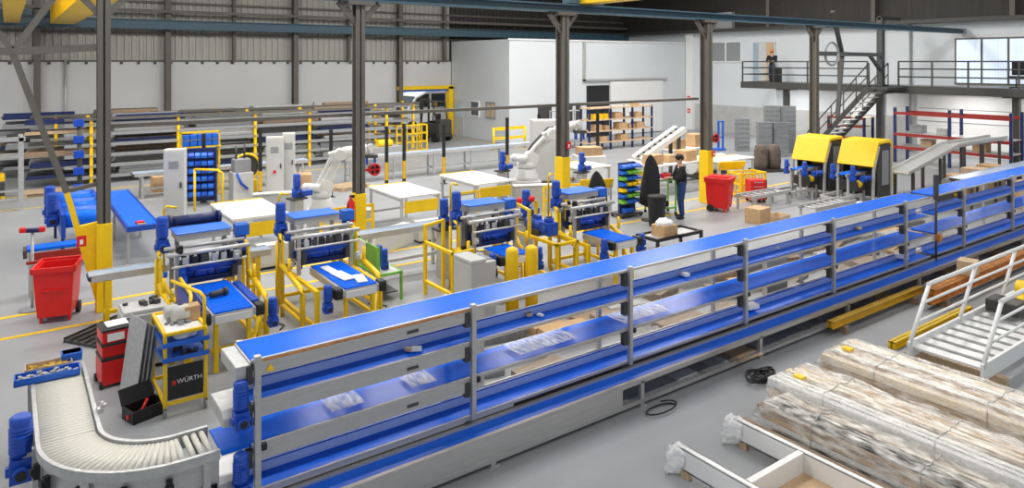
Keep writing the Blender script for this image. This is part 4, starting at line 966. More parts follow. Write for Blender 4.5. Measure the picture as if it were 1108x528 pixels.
# coats / hoods
def drape(loc, h, w, label, rz=0):
    t = thing('draped_coat', label, 'coat', loc, rz); n = 18; vs = []; prof = [(0.0,.26),(.25,.25),(.5,.21),(.72,.17),(.88,.11),(.96,.06),(1,.02)]
    m = M()
    for q,r in prof:
        for i in range(n):
            a = 2*PI*i/n; k = 1+.14*math.sin(3*a+q*5)+.08*math.sin(7*a); vs.append((r*w*k*math.cos(a)*3.2, r*w*k*math.sin(a)*1.7, h*(.26+.74*q)-.06*math.sin(2*a)*(1-q)))
    m.add(vs,[(j*n+i,j*n+(i+1)%n,(j+1)*n+(i+1)%n,(j+1)*n+i) for j in range(len(prof)-1) for i in range(n)]+[tuple(reversed(range(n))),tuple((len(prof)-1)*n+i for i in range(n))],True)
    m.build('coat', K['blackm'], t); M().cyl((0,0,0),(0,0,h*.98),.025).build('stand_pole', K['dsteel'], t); M().lathe([(.25,0),(.25,.02),(.04,.04)]).build('stand_base', K['dsteel'], t)
drape((11.3,12.3,0),1.72,.42,'black draped hood behind the fourth machine'); drape((14.2,13.3,0),1.78,.42,'black coat hanging beside the worker')
# waste bin, tool rack, green trolley
t = thing('waste_bin', 'black waste bin between the tool rack and the green trolley', 'bin', (13.85,12.75,0)); M().lathe([(.2,0),(.24,.6),(.25,.72),(.25,.78),(.2,.8)],n=20).build('body', K['black'], t); M().lathe([(.26,.74),(.26,.8),(.1,.83)],n=20).build('lid', K['black'], t)
t = thing('tool_rack', 'rotary tool rack with blue and green bins beside the black waste bin', 'rack', (14.05,14.05,0))
M().cyl((0,0,.1),(0,0,1.45),.04).build('pole', K['dsteel'], t); M().box(-.4,.4,-.25,.25,.06,.12).build('base', K['dsteel'], t)
for x in (-.35,.35):
    for y in (-.2,.2): M().cyl((x,y-.02,.04),(x,y+.02,.04),.04).build('caster', K['rubber'], t)
M().box(-.3,.3,-.04,.04,.12,1.5).build('board', K['navy'], t)
for r in range(7):
    for c in range(4):
        z = .4+r*.16; mm = ('blueplast','green','blueplast','yellow','blueplast','green','blueplast')[(r+(c==0)) % 7]
        M().prism([(-.18,0),(0,0),(0,.1),(-.1,.1),(-.18,.05)],'x',-.36+c*.19,-.2+c*.19).xf(Matrix.Translation((0,-.05,z))).build('bin', K[mm], t)
M().box(-.25,.1,-.2,.0,.13,.25).build('box', K['blueplast'], t, .02)
t = thing('green_trolley', 'light green framed trolley in front of the worker', 'trolley', (15.05,13.72,0), -.4)
m = M()
for x in (-.35,.35):
    for y in (-.25,.25): m.box(x-.02,x+.02,y-.02,y+.02,.08,1.0)
for z in (.2,.98): m.box(-.35,.35,-.27,-.23,z-.02,z+.02).box(-.35,.35,.23,.27,z-.02,z+.02).box(-.37,-.33,-.25,.25,z-.02,z+.02).box(.33,.37,-.25,.25,z-.02,z+.02)
m.build('frame', K['green'], t); M().box(-.33,.33,-.23,.23,.96,.98).box(-.33,.33,-.23,.23,.2,.215).build('shelf', K['galv'], t)
for x in (-.35,.35):
    for y in (-.25,.25): M().cyl((x,y-.02,.04),(x,y+.02,.04),.04).build('caster', K['rubber'], t)
M().box(-.1,.2,-.15,.1,.215,.38).build('case', K['black'], t, .02)
for x,mm,lab in ((-.15,'blueplast','blue box on the green trolley top'),(.15,'red','red case on the green trolley top')):
    tag(M().box(-.12,.12,-.1,.1,0,.14).box(-.125,.125,-.105,.105,.1,.14).build('storage_box', K[mm], None, .015, None, (15.05+x,13.72-x*.4,1.0)), lab, 'box')

# black flat cart with box of film
t = thing('flat_cart', 'low black tubular cart on the open floor before the worker', 'cart', (11.6,10.65,0))
m = M().box(0,1.5,0,.05,.33,.4).box(0,1.5,.6,.65,.33,.4).box(0,.05,0,.65,.33,.4).box(1.45,1.5,0,.65,.33,.4).box(.7,.75,0,.65,.33,.4)
for x in (0.02,1.48):
    for y in (.02,.63): m.box(x-.03,x+.03,y-.03,y+.03,.0,.4)
m.build('frame', K['black'], t); M().box(.05,1.45,.05,.6,.34,.36).build('deck', K['galv'], t)
t = thing('carton_of_film', 'open carton stuffed with white film on the black cart', 'box', (12.15,10.95,.36))
M().box(-.22,.22,-.2,.2,0,.25).build('body', K['card'], t, .008)
m = M(); m.ball((-.02,0,.27),.19,(1.1,1,.6),16,10); m.v = [tuple(V(p)*(1)+V((mnoise.noise(V(p)*14)*.04,mnoise.noise(V(p)*13+V((5,0,0)))*.04,mnoise.noise(V(p)*12+V((9,0,0)))*.04))) for p in m.v]; m.build('film', K['paper'], t)
carton((16.35,11.45,0),(.55,.45,.4),'cardboard box on the floor in front of the hooded machines',.1); 
t = thing('cardboard_tray', 'low open carton lying right of the floor cardboard box', 'box', (16.95,11.25,0),.1); M().box(-.35,.3,-.2,.2,0,.02).box(-.35,.3,-.2,-.18,0,.16).box(-.35,.3,.18,.2,0,.16).box(-.35,-.33,-.2,.2,0,.16).box(.28,.3,-.2,.2,0,.16).build('carton', K['cardl'], t)

# ------------------------------------------------------------------ hooded machines at right
def hood(loc, label):
    t = thing('hooded_machine', label, 'machine', loc)
    # local: faces -X, side toward -Y visible ; x 0..1.2, y 0..1.1
    prof = [(.0,1.15),(.32,1.88),(1.05,1.92),(1.2,1.78),(1.2,.5),(1.12,.5),(1.12,1.72),(1.0,1.82),(.38,1.80),(.09,1.13)]
    M().prism(prof,'y',-.02,1.12).build('hood', K['yellow'], t, .015)
    M().box(.3,1.1,.0,.03,.2,1.78).build('side_panel', K['dsteel'], t); M().box(.3,1.1,1.07,1.1,.2,1.78).build('side_panel', K['dsteel'], t)
    M().box(.55,.95,-.012,.0,.55,1.6).build('side_window', K['greyplast'], t)
    M().bar((.08,.0,1.1),(.02,.0,.0),.07).bar((.08,1.1,1.1),(.02,1.1,0),.07).box(1.05,1.12,-.03,.04,0,1.7).box(1.05,1.12,1.06,1.12,0,1.7).bar((.36,-.01,1.75),(.08,-.01,1.1),.06).build('frame', K['galv'], t)
    M().box(.35,1.05,.1,1.0,.2,.9).build('bed', K['dsteel'], t, .02)
    M().box(-.7,.9,.45,.7,.92,.96).build('belt', K['belt'], t); M().box(-.7,.9,.40,.45,.86,.95).box(-.7,.9,.7,.75,.86,.95).build('belt_rail', K['galv'], t)
    motor(t,(-.6,.28,.92),.75); motor(t,(-.6,.9,.92),.75); motor(t,(-.25,.1,.82),.8,'x')
    legs(t, [(x,y) for x in (-.6,.3) for y in (.42,.73)], .03, 0, .86, 'galv'); M().box(-1.5,-.2,.2,.26,.28,.36).box(-1.5,-.2,.8,.86,.28,.36).box(-1.5,-1.44,.2,.86,.28,.36).box(-1.5,-1.44,.2,.26,0,.3).box(-1.5,-1.44,.8,.86,0,.3).box(-.26,-.2,.2,.26,0,.3).box(-.26,-.2,.8,.86,0,.3).build('feed_frame', K['galv'], t)
    M().box(-.3,.2,.3,.85,.4,.7).build('gear_housing', K['dsteel'], t, .04); M().ball((-.15,.35,.62),.12).ball((-.1,.6,.7),.1).build('hub', K['yellow'], t)
    return t
hood((20.75,12.15,0),'yellow hooded machine nearer the dark column by the staircase'); hood((21.0,10.75,0),'yellow hooded machine next to the inclined grey chute')
t = thing('inclined_chute', 'pale grey inclined chute rising to a flat conveyor', 'chute', (22.9,10.6,0))
M().prism([(0,.8),(3.6,1.42),(7.7,1.42),(7.7,1.36),(3.6,1.36),(0,.74)],'y',-.0,.55).build('bed', K['galv'], t, .01); M().prism([(0,.8),(3.6,1.42),(7.7,1.42),(7.7,1.52),(3.6,1.52),(0,.88)],'y',-.03,.0).prism([(0,.8),(3.6,1.42),(7.7,1.42),(7.7,1.52),(3.6,1.52),(0,.88)],'y',.55,.58).build('side_wall', K['cream'], t)
for x,h in ((.3,.8),(2.2,1.1),(3.8,1.36),(5.4,1.36),(7,1.36)): legs(t, [(x,0),(x,.55)], .04, 0, h, 'dsteel')
# frames below: dark clutter under the chute
for x,s_,mm,lab in ((24.6,.6,'card','brown carton below the inclined chute'),(25.7,.7,'cardl','pale carton stack below the flat conveyor'),(26.9,.7,'card','brown carton below the flat conveyor, farther along')):
    carton((x,10.4-.6,0),(s_,.6,s_*1.2),lab,0,mm)
# red pallet rack under the mezzanine
t = thing('pallet_rack', 'pallet rack with red beams under the raised walkway', 'rack', (31.0,10.6,0))
for y in (0,2.15,4.3):
    for x in (0,1.1): M().box(x-.05,x+.05,y-.05,y+.05,0,2.35).build('upright', K['navy'], t)
for z in (.6,1.15,2.05):
    for x in (-.06,1.16): M().box(x-.03,x+.03,0,4.3,z,z+.12).build('beam', K['redp'], t)
M().box(0,1.1,0,4.3,1.25,1.28).box(0,1.1,0,4.3,.7,.73).build('deck', K['galv'], t)
for y,z,x_,s_,mm,lab in ((3.6,1.28,.4,.5,'greyplast','grey crate on the middle deck of the red rack, stair end'),(2.6,1.28,.4,.4,'galv','pale crate on the middle deck of the red rack'),(1.2,.73,.4,.5,'card','carton on the lower deck of the red rack'),(3.2,.73,.4,.45,'cardl','pale carton on the lower deck of the red rack, stair end')):
    tag(M().box(-s_/2,s_/2,-s_/2,s_/2,0,s_*.6).box(-s_/2-.02,s_/2+.02,-s_/2-.02,s_/2+.02,s_*.6,s_*.6+.04).build('crate', K[mm], None, .02, None, (31.0+x_+.15,10.6+y,z)), lab, 'crate')
t = thing('pallet_rack', 'small red shelf rack behind the staircase foot', 'rack', (33.6,17.6,0))
for y in (0,1.8):
    for x in (0,.8): M().box(x-.05,x+.05,y-.05,y+.05,0,1.6).build('upright', K['navy'], t)
for z in (.5,1.1,1.5): M().box(-.08,-.03,0,1.8,z,z+.1).build('beam', K['redp'], t); M().box(-.03,.8,0,1.8,z+.05,z+.08).build('deck', K['wood'], t)
# grey crate stacks
cp = M(); cp.box(-.3,.3,-.2,.2,0,.03).box(-.3,.3,-.2,-.17,0,.22).box(-.3,.3,.17,.2,0,.22).box(-.3,-.27,-.2,.2,0,.22).box(.27,.3,-.2,.2,0,.22).box(-.32,.32,-.22,-.19,.18,.22).box(-.32,.32,.19,.22,.18,.22).box(-.32,-.29,-.2,.2,.18,.22).box(.29,.32,-.2,.2,.18,.22)
c0 = None
for (x,y,n) in ((28.2,19.4,7),(28.65,18.85,7),(29.5,19.9,10),(29.9,19.3,10),(28.9,21.1,7)):
    for i in range(n):
        if c0 is None: c0 = cp.build('crate', K['greyplast'], None, .01, None, (x,y,0)); o = c0; tag(o,'grey plastic crate in the tall stacks beside the staircase','crate','grey crates in tall stacks')
        else: o = c0.copy(); COL.objects.link(o)
        o.location = (x,y,i*.222+.0); o.rotation_euler=(0,0,-.6)
t = thing('hand_truck', 'narrow blue hand truck by the grey crate stacks', 'hand truck', (28.3,21.9,0)); M().box(-.06,.06,-.15,-.11,.1,1.4).box(-.06,.06,.11,.15,.1,1.4).box(-.06,.06,-.15,.15,1.36,1.42).box(-.06,.0,-.15,.15,.6,.65).build('frame', K['blueplast'], t); M().box(-.4,.1,-.25,.25,.02,.1).build('toe_plate', K['blueplast'], t)
t = thing('roll_cage', 'brown draped load on a stand left of the hooded machines', 'cage', (24.3,16.6,0),-.4)
for x in (-.35,.4): 
    m = M(); m.lathe([(.25,.1),(.27,.4),(.26,.8),(.2,1.0),(.08,1.06)],(x*.75,0,0),16); m.v=[tuple(V(p)+V((mnoise.noise(V(p)*5)*.06,mnoise.noise(V(p)*5+V((3,3,3)))*.06,0))) for p in m.v]; m.build('draped_load', K['brownrag'], t)
M().box(-.6,.62,-.35,.35,0,.1).build('stand', K['dsteel'], t)
# red drawer trolley + yellow cage
t = thing('tool_trolley', 'small red drawer trolley in front of the yellow cage', 'tool box', (18.75,13.2,0),-.5); M().box(-.25,.25,-.2,.2,.08,.68).build('body', K['red'], t, .015)
for z in (.12,.26,.4,.54): M().box(-.23,.23,-.215,-.2,z,z+.11).build('drawer', K['red'], t, .01); M().box(-.15,.15,-.225,-.215,z+.07,z+.09).build('handle', K['galv'], t)
M().box(.25,.27,-.2,.2,.08,.68).build('side', K['black'], t)
for x in (-.2,.2): M().cyl((x,-.18,.04),(x,-.12,.04),.04).cyl((x,.12,.04),(x,.18,.04),.04).build('caster', K['rubber'], t)
t = thing('yellow_cage', 'yellow barred cage left of the hooded machines', 'cage', (19.35,13.95,0),-.2)
m = M()
for i in range(8): m.box(-.5+i*.14,-.46+i*.14,-.3,-.27,.05,.75); m.box(-.5+i*.14,-.46+i*.14,.27,.3,.05,.75)
for z in (.05,.4,.72): m.box(-.5,.52,-.31,-.26,z,z+.05).box(-.5,.52,.26,.31,z,z+.05).box(-.52,-.47,-.3,.3,z,z+.05).box(.48,.53,-.3,.3,z,z+.05)
for x in (-.5,.5):
    for y in (-.29,.29): m.box(x-.03,x+.03,y-.03,y+.03,0,.78)
m.build('bars', K['yellow'], t)
t = thing('white_bag', 'white sack on the floor in front of the hooded machines', 'sack', (20.0,10.6,0)); m = M().ball((0,0,.13),.2,(1.5,1,.7),14,8); m.build('sack', K['paper'], t)

# steel frames and clutter around the hooded machines and under the chute
def track(x0,x1,y,label,w=.5,z=.42):
    t = thing('roller_track', label, 'conveyor', (x0,y,0)); L = x1-x0
    for q in (0,w): M().box(0,L,q-.025,q+.025,z-.08,z+.02).build('side_rail', K['galv'], t)
    for i in range(int(L/.3)): M().cyl((.15+i*.3,.02,z-.03),(.15+i*.3,w-.02,z-.03),.025,8).build('roller', K['alu'], t)
    legs(t, [(x,q) for x in (.1,L/2,L-.1) for q in (0,w)], .025, 0, z-.08, 'galv')
track(17.3,19.2,12.35,'low roller track leading to the hooded machine by the dark column')
track(17.4,19.4,10.4,'low roller track leading to the hooded machine beside the chute')
xconv(22.2, 29.5, 8.9, .95, 'grey belt conveyor in front of the inclined chute', 'dsteel', .5)
for x,y,lab in ((23.5,9.7,'dark drive unit under the low end of the inclined chute'),(27.6,9.9,'dark drive unit under the flat conveyor')):
    t = thing('drive_unit', lab, 'machine', (x,y,0)); M().box(-.3,.3,-.2,.2,0,.5).build('housing', K['dsteel'], t, .02); M().cyl((-.2,0,.62),(.2,0,.62),.12,16).build('motor_body', K['greyplast'], t); M().box(-.1,.1,-.21,-.2,.2,.4).build('warning_label', K['yellow'], t)
carton((24.3,7.9,0),(.6,.5,.8),'tall carton before the grey belt conveyor in front of the chute',0,'card'); carton((26.2,7.9,0),(.8,.5,.6),'wide pale carton before the grey belt conveyor in front of the chute',0,'cardl')
for z,lab in ((2.0,'upper red sign on the white pilaster by the office corner'),(1.2,'lower red sign on the white pilaster by the office corner')):
    s_ = tag(M().box(-.01,.01,-.11,.11,-.14,.14).build('sign', K['red'], None, 0, None, (35.185,29.68,z)), lab, 'sign'); M().box(-.014,-.01,-.04,.04,-.06,.06).build('pictogram', K['white'], s_)
t = thing('hose_reel', 'red and black hose reel on the column behind the red bin', 'reel', (17.72,13.95,1.95)); t.scale=(.65,.65,.65)
M().cyl((0,-.08,0),(0,.08,0),.2,20).build('drum', K['black'], t); M().tube([(.2*math.cos(i*PI/10),-.1,.2*math.sin(i*PI/10)) for i in range(21)],.03).bar((-.2,-.1,0),(.2,-.1,.0),.04).build('flange', K['red'], t); M().box(-.28,0,-.03,.03,-.04,.04).build('bracket', K['red'], t)
# extra gear around the robot cells
for x,y,rz,lab in ((7.1,12.2,0,'blue geared drive on a grey stand left of the third machine'),(9.0,12.0,.3,'blue geared drive on a grey stand between the third and fourth machines'),(5.75,17.0,.2,'blue geared drive on a grey stand left of the first robot'),(12.3,17.6,.2,'blue geared drive on a grey stand left of the second robot'),(14.1,16.0,.2,'blue geared drive on a grey stand before the table behind the draped hood')):
    t = thing('geared_drive', lab, 'drive', (x,y,0),rz); M().box(-.12,.12,-.12,.12,0,.95).build('stand', K['galv'], t, .01); M().box(-.2,.2,-.16,.16,.95,.99).build('base_plate', K['dsteel'], t)
    motor(t,(0,0,1.21),.95); M().box(.1,.4,-.08,.08,1.0,1.14).build('gear_case', K['blue'], t, .02)
for x,y,w_,rz,lab in ((6.6,15.9,1.3,0,'yellow guard rail in front of the first robot'),(9.9,15.9,.8,0,'yellow guard rail between two white tables'),(12.7,15.2,1.2,-.2,'yellow guard rail in front of the second robot')):
    t = thing('guard_barrier', lab, 'barrier', (x,y,0),rz)
    for q in (-w_/2,w_/2): M().box(q-.03,q+.03,-.03,.03,0,.85).build('post', K['yellow'], t)
    for z in (.45,.82): M().box(-w_/2,w_/2,-.02,.02,z-.03,z+.03).build('rail', K['yellow'], t)
for i,(x,y,h_,lab) in enumerate(((8.3,14.9,.5,'grey cable cabinet below the table right of the second column'),(11.0,15.4,.55,'grey cable cabinet below the table left of the second robot'),(4.6,14.9,.5,'grey cable cabinet below the table behind the first two machines'))):
    t = thing('cable_cabinet', lab, 'cabinet', (x,y,0)); M().box(-.4,.4,-.15,.15,.05,h_).build('body', K['greyplast' if i==1 else 'cream'], t, .012); M().box(-.38,.38,-.13,.13,0,.05).build('plinth', K['black'], t); M().box(-.36,.36,-.16,-.15,.1,h_-.05).build('door', K['cream'], t)
for k,(x,y) in enumerate(((3.55,12.2),(5.3,10.7),(8.75,12.6),(3.5,14.4))):
    t = thing('floor_cable', ['black cable on the floor between the first two machines','black cable on the floor beside the green cart','black cable on the floor between the third and fourth machines','black cable on the floor before the blue belt table'][k], 'cable', (x,y,0)); M().tube([(.12*math.sin(i*1.3+k),-.9+i*.15,.014) for i in range(13)],.012,6).build('cable', K['black'], t)
# ------------------------------------------------------------------ foreground right
# film-wrapped bundles of timber
def bundle(loc, w, l, h, label, lobes, seed, mats):
    t = thing('wrapped_bundle', label, 'bundle', loc); rnd = random.Random(seed)
    nx = 7
    for i in range(nx):
        for j in range(3):
            x = -w/2+.06+(w-.12)*i/(nx-1); top = h*(.55+.45*abs(math.cos(PI*lobes*(i/(nx-1)-.0)*.5))) if lobes > 1 else h
            z = .05+(top-.1)*j/3
            M().box(x-.052,x+.052,-l/2+.05+rnd.uniform(-.02,.05),l/2-.05-rnd.uniform(0,.06),z,z+(top-.1)/3-.012).build('profile', K[rnd.choice(mats)], t)
    # film
    nu, nv = 40, 60; rr = V((seed*3.1,1,2))
    def fn(u,v):
        a = PI*(u*1.0); x = -math.cos(a)*w/2*1.04; q = (x/w+.5)
        base = h*(.60+.46*abs(math.cos(PI*lobes*q*.5))) if lobes > 1 else h*1.02
        z = min(1, math.sin(a)*3.2)*base
        y = (v-.5)*(l+.04)
        e = min(1, min(v,1-v)*14); z *= .35+.65*math.sqrt(e); x *= .9+.1*e
        p = V((x*7,y*1.6,z*7))+rr; n = mnoise.noise(p)*.045+mnoise.noise(p*2.7)*.02
        return (x+n*.7, y+mnoise.noise(p*1.3+V((4,4,4)))*.02, max(.012, z+n))
    f = M().grid(nu,nv,fn); f.build('stretch_film', K['film'], t)
    for v in (.3,.72):
        m = M(); pts = []
        for i in range(25):
            p = fn(i/24,v); pts.append((p[0]*1.01,p[1],p[2]+.006))
        m.tube(pts,.0045,6); m.build('strap', K['galv'], t)
    return t
WM = ['palewood','palewood','wood','woodd','palewood','oak','white']
pal = M()
bundle((7.76,3.75,.14),.64,2.75,.42,'film-wrapped timber bundle beside the white frame, inner one',1,3,WM)
bundle((7.2,3.65,.14),.44,2.6,.3,'film-wrapped timber bundle directly along the white frame',1,5,WM)
bundle((9.0,3.75,.14),.8,2.85,.42,'film-wrapped timber bundle nearest the white stair flight',1,9,WM)
bundle((8.35,3.6,.14),.38,2.5,.22,'low film-wrapped timber bundle between the two big bundles',1,12,['card','oak','wood'])
def bearer(x0,x1,y,label): tag(M().box(x0,x1,y-.05,y+.05,0,.12).box(x0+.02,x1-.02,y-.045,y+.045,.12,.138).build('timber_bearer', K['wood'], None, .005), label, 'timber', 'bearers under the wrapped bundles')
for y in (2.7,3.7,4.7): bearer(6.92,9.4,y,'timber bearer under the film-wrapped bundles')
tag(M().box(-.05,.05,-.06,.06,0,.03).build('tag_label', K['yellow'], None, .005, None, (7.6,4.75,.57)), 'small yellow tag on the inner wrapped bundle', 'tag')
tag(M().box(-.05,.05,-.06,.06,0,.03).build('tag_label', K['yellow'], None, .005, None, (8.85,4.85,.57)), 'small yellow tag on the bundle nearest the stair flight', 'tag')
# long loose timber along white frame
for i in range(3): 
    tag(M().box(-.03,.03,-1.3,1.3,0,.22-.05*i).build('timber_batten', K['woodd'] if i != 1 else K['wood'], None, .004, None, (6.90-.0+.07*i-.05,3.7,.0)), 'brown timber batten beside the white frame', 'timber', 'battens beside the white frame') if i == 0 else None
# white frame
t = thing('steel_skid', 'white steel frame lying on the floor beside the wrapped bundles', 'frame', (5.7,4.94,0))
def uch(x0,x1): return M().box(x0,x1,-2.6,0,.08,.10).box(x0,x0+.015,-2.6,0,.08,.30).box(x1-.015,x1,-2.6,0,.08,.30).box(x0,x1,-2.6,0,.285,.30)
uch(-.03,.05).build('side_member', K['white'], t, .004); uch(.92,1.0).build('side_member', K['white'], t, .004)
M().box(.05,.92,-.85,-.78,.08,.30).build('cross_member', K['white'], t, .004); M().box(.05,.92,-2.5,-2.43,.08,.30).build('cross_member', K['white'], t, .004)
M().box(.05,.92,-2.43,-.85,.08,.10).build('floor_panel', K['oak'], t); M().box(.05,.92,-.775,-.755,.06,.12).build('edge_strip', K['oak'], t)
for x in (0,.96):
    for y in (-.1,-1.3,-2.5): M().box(x-.03,x+.03,y-.05,y+.05,0,.08).build('block', K['wood'], t)
def filmend(loc, s, seed, label):
    def fn(u,v):
        a = 2*PI*u; r = .09+.10*v; y = .02+.22*(v); p = V((math.cos(a)*2,math.sin(a)*2,v*3+seed)); n = mnoise.noise(p*1.7)*.07*v
        return (math.cos(a)*(r*.6+n)*s, y*s*.8-.15, max(.006,.19+math.sin(a)*(r+n)*s-.12*v*v))
    m = M().grid(28,10,fn); o = m.build('loose_film', K['film3'], None, 0, None, loc); tag(o,label,'plastic film'); return o
filmend((5.71,4.96,0),1.1,2.,'clear plastic film bunched round the end of the white frame, near side'); filmend((6.66,4.96,0),1.15,7.,'clear plastic film bunched round the end of the white frame by the bundles')

# white stair flight lying on the floor
t = thing('white_stair_flight', 'white steel stair flight with handrails lying on the floor', 'stairs', (10.3,3.85,0))
L = 5.5
for y in (0,.92): M().box(0,L,y-.02,y+.02,.14,.36).build('stringer', K['white'], t, .004)
tr = M().obox((0,.46,.27),(.14,.88,.03),Matrix.Rotation(-.15,3,'Y')); t0 = tr.build('tread', K['white'], t, loc=(.18,0,0))
for i in range(1,18): dup(t0,(.18+i*.31,0,0),parent=t)
for y in (0,.92):
    pts = [(0.02,y,.3),(.62,y,1.06),(L,y,1.06)]
    for i in range(4): x = 1.6*i; M().cyl((x+.02,y,.3),(x+.64,y,1.06),.028).build('rail_post', K['white'], t)
    m = M().cyl((.6,y,1.06),(L,y,1.06),.03); m.build('handrail', K['white'], t)
    m = M().cyl((.42,y,.82),(L,y,.82),.02).cyl((.24,y,.58),(L,y,.58),.02); m.build('mid_rail', K['white'], t)
for x in (.4,2.5,5.0): tag(M().box(x+10.3-.05,x+10.3+.05,3.7,4.95,0,.135).build('timber_bearer', K['wood'], None, .004), 'timber bearer under the white stair flight', 'timber', 'bearers under the stair flight')
# yellow beam on floor next to it
def ybeam(loc, l, label, rz=0, w=.1, h=.11, mm='yellow'):
    t = thing('steel_beam', label, 'beam', loc, rz); m = M().box(0,l,-w/2,w/2,0,.015).box(0,l,-w/2,w/2,h-.015,h).box(0,l,-.008,.008,0,h); m.box(0,.01,-w/2,w/2,0,h).box(l-.01,l,-w/2,w/2,0,h); m.build('profile', K[mm], t); return t
ybeam((10.75,5.22,0),2.7,'yellow steel beam on the floor along the white stair flight')
ybeam((10.45,6.02,.12),3.0,'yellow steel beam lying against the foot of the low conveyor',0,.09,.12,'yellowd')
for x in (10.8,13.1): tag(M().box(x-.05,x+.05,5.92,6.1,0,.118).build('timber_block', K['woodd'], None, .004), 'dark timber block under the yellow beam by the low conveyor', 'timber', 'blocks under the yellow beam')
# yellow cylinders / chain on stairs
t = thing('yellow_cable_drum', 'cluster of yellow rollers with black fittings resting on the stair flight', 'rollers', (13.1,4.3,.37))
for x,y,z in ((0,0,.12),(.28,.08,.12),(.14,.02,.30),(.42,-.12,.12)): M().cyl((x,y-.12,z),(x,y+.12,z),.12,16).build('roller', K['yellow'], t); 
M().box(-.15,.6,-.2,.25,0,.02).build('plate', K['dsteel'], t); M().box(-.55,-.15,-.1,.35,0,.2).build('gear_case', K['dsteel'], t, .02)
# orange beams stack
for i in range(4):
    t = ybeam((12.9+.05*i,5.62+.1*(i%2),.115+.125*(i//2)),5.2,['worn orange beam, lower front one beside the low conveyor','worn orange beam, lower rear one beside the low conveyor','worn orange beam, upper front one beside the low conveyor','worn orange beam, upper rear one beside the low conveyor'][i],0,.09,.12,'orange')
for x in (13.4,16,17.8): tag(M().box(x-.05,x+.05,5.52,5.82,0,.113).build('timber_block', K['woodd'], None, .004), 'dark timber block under the orange beams', 'timber', 'blocks under the orange beams')
carton((14.5,5.65,.362),(.34,.3,.26),'small cardboard box on the orange beams',.2,'cardl')
t = thing('yellow_stand', 'yellow stand at the right end of the orange beams', 'stand', (18.5,5.5,0)); M().box(0,.06,0,.06,0,.7).box(.5,.56,0,.06,0,.7).box(0,.56,0,.06,.64,.7).box(0,.56,0,.06,.3,.35).box(0,.06,0,.5,.0,.06).box(.5,.56,0,.5,0,.06).build('frame', K['yellow'], t)
# cable heap
t = thing('cable_coil', 'heap of black cable on the floor at the foot of the conveyor', 'cable', (8.3,5.75,0)); m = M()
for k in range(9):
    r = random.uniform(.07,.17); cx,cy = random.uniform(-.14,.16),random.uniform(-.04,.05); ph = random.uniform(0,6)
    m.tube([(cx+r*1.4*math.cos(ph+i*.45),cy+r*.75*math.sin(ph+i*.45),.015+.012*k+.02*math.sin(i*.9)) for i in range(15)],.011,6)
m.build('cable', K['black'], t)
t = thing('cable_coil', 'thin black cable loop on the floor near the conveyor leg', 'cable', (6.55,5.95,0)); M().tube([(.25*math.cos(i*.5),.1*math.sin(i*.5),.012+.003*i) for i in range(16)],.01,6).build('cable', K['black'], t)
t = thing('wooden_prop', 'wooden board propped at the conveyor foot by the cable heap', 'board', (8.35,6.0,0)); M().obox((0,.0,.19),(.08,.5,.025),Matrix.Rotation(-.55,3,'X')).build('board', K['oak'], t)
# offcuts on the tray under the conveyor
om = ['oldboard','card','oldboard','greyboard','oak','greyboard','cream']
for i in range(46):
    w = random.uniform(.15,.5); l = random.uniform(.15,.3); x = random.uniform(5.6,21) if i < 34 else random.uniform(2.4,6)
    th = random.uniform(.008,.03)
    o = M().box(-w/2,w/2,-l/2,l/2,0,th).build('board_offcut', K[random.choice(om)], None, .002, None, (x,random.uniform(6.36,6.38),.072+.02*(i%3)*0)); o.rotation_euler=(0,0,random.uniform(-.12,.12))
    tag(o,'flat board offcut lying on the tray under the low conveyor','offcut','board offcuts under the conveyor')
for i in range(54):
    w = random.uniform(.5,1.0); l = random.uniform(.35,.7); x = 3.3+(i//3)*.93+random.uniform(-.1,.1); y = 7.5+(i%3)*.75+random.uniform(-.1,.1)
    if y > 8.8 and x < 5.2: continue
    o = M().box(-w/2,w/2,-l/2,l/2,0,random.uniform(.03,.2)).build('board_offcut', K[random.choice(['oldboard','greyboard','woodd','greyboard','oldboard','card','galv'])], None, .002, None, (x,y,.0)); o.rotation_euler=(0,0,random.uniform(-.4,.4))
    tag(o,'board offcut lying on the floor behind the tiered conveyor','offcut','board offcuts behind the conveyor')
# small pieces on the belts
for (x,y,z,s_,lab) in ((3.45,6.66,1.25,.06,'small tan offcut on the second tier in the first bay'),(3.52,6.62,1.25,.07,'small pale offcut on the second tier in the first bay'),(5.1,6.75,1.25,.07,'small tan offcut on the second tier in the second bay'),(5.2,6.65,1.25,.05,'tiny pale offcut on the second tier in the second bay'),(7.6,6.85,1.25,.07,'small tan offcut on the second tier before the third long post'),(7.85,6.7,1.25,.09,'pale offcut on the second tier before the third long post'),(10.2,6.8,1.25,.08,'small offcut on the second tier mid-length'),(9.4,6.7,.47,.14,'white offcut on the lowest tier mid-length'),(12.6,6.7,1.25,.08,'tan offcut on the second tier past mid-length'),(14.2,6.7,.47,.16,'pale offcut on the lowest tier near the gap')):
    o = M().obox((0,0,s_*.25),(s_*1.5,s_,s_*.5),Matrix.Rotation(x*7,3,'Z')).build('offcut', K['cardl'] if 'tan' in lab else K['paper'], None, .004, None, (x,y,z)); tag(o,lab,'offcut')
t = thing('hand_saw', 'yellow tool lying behind the third tier mid-length', 'tool', (11.0,7.35,.0)); M().box(-.3,.3,-.05,.05,.0,.9).build('stand', K['galv'], t); M().box(-.4,.4,-.06,.06,.9,.98).build('bar', K['yellow'], t)
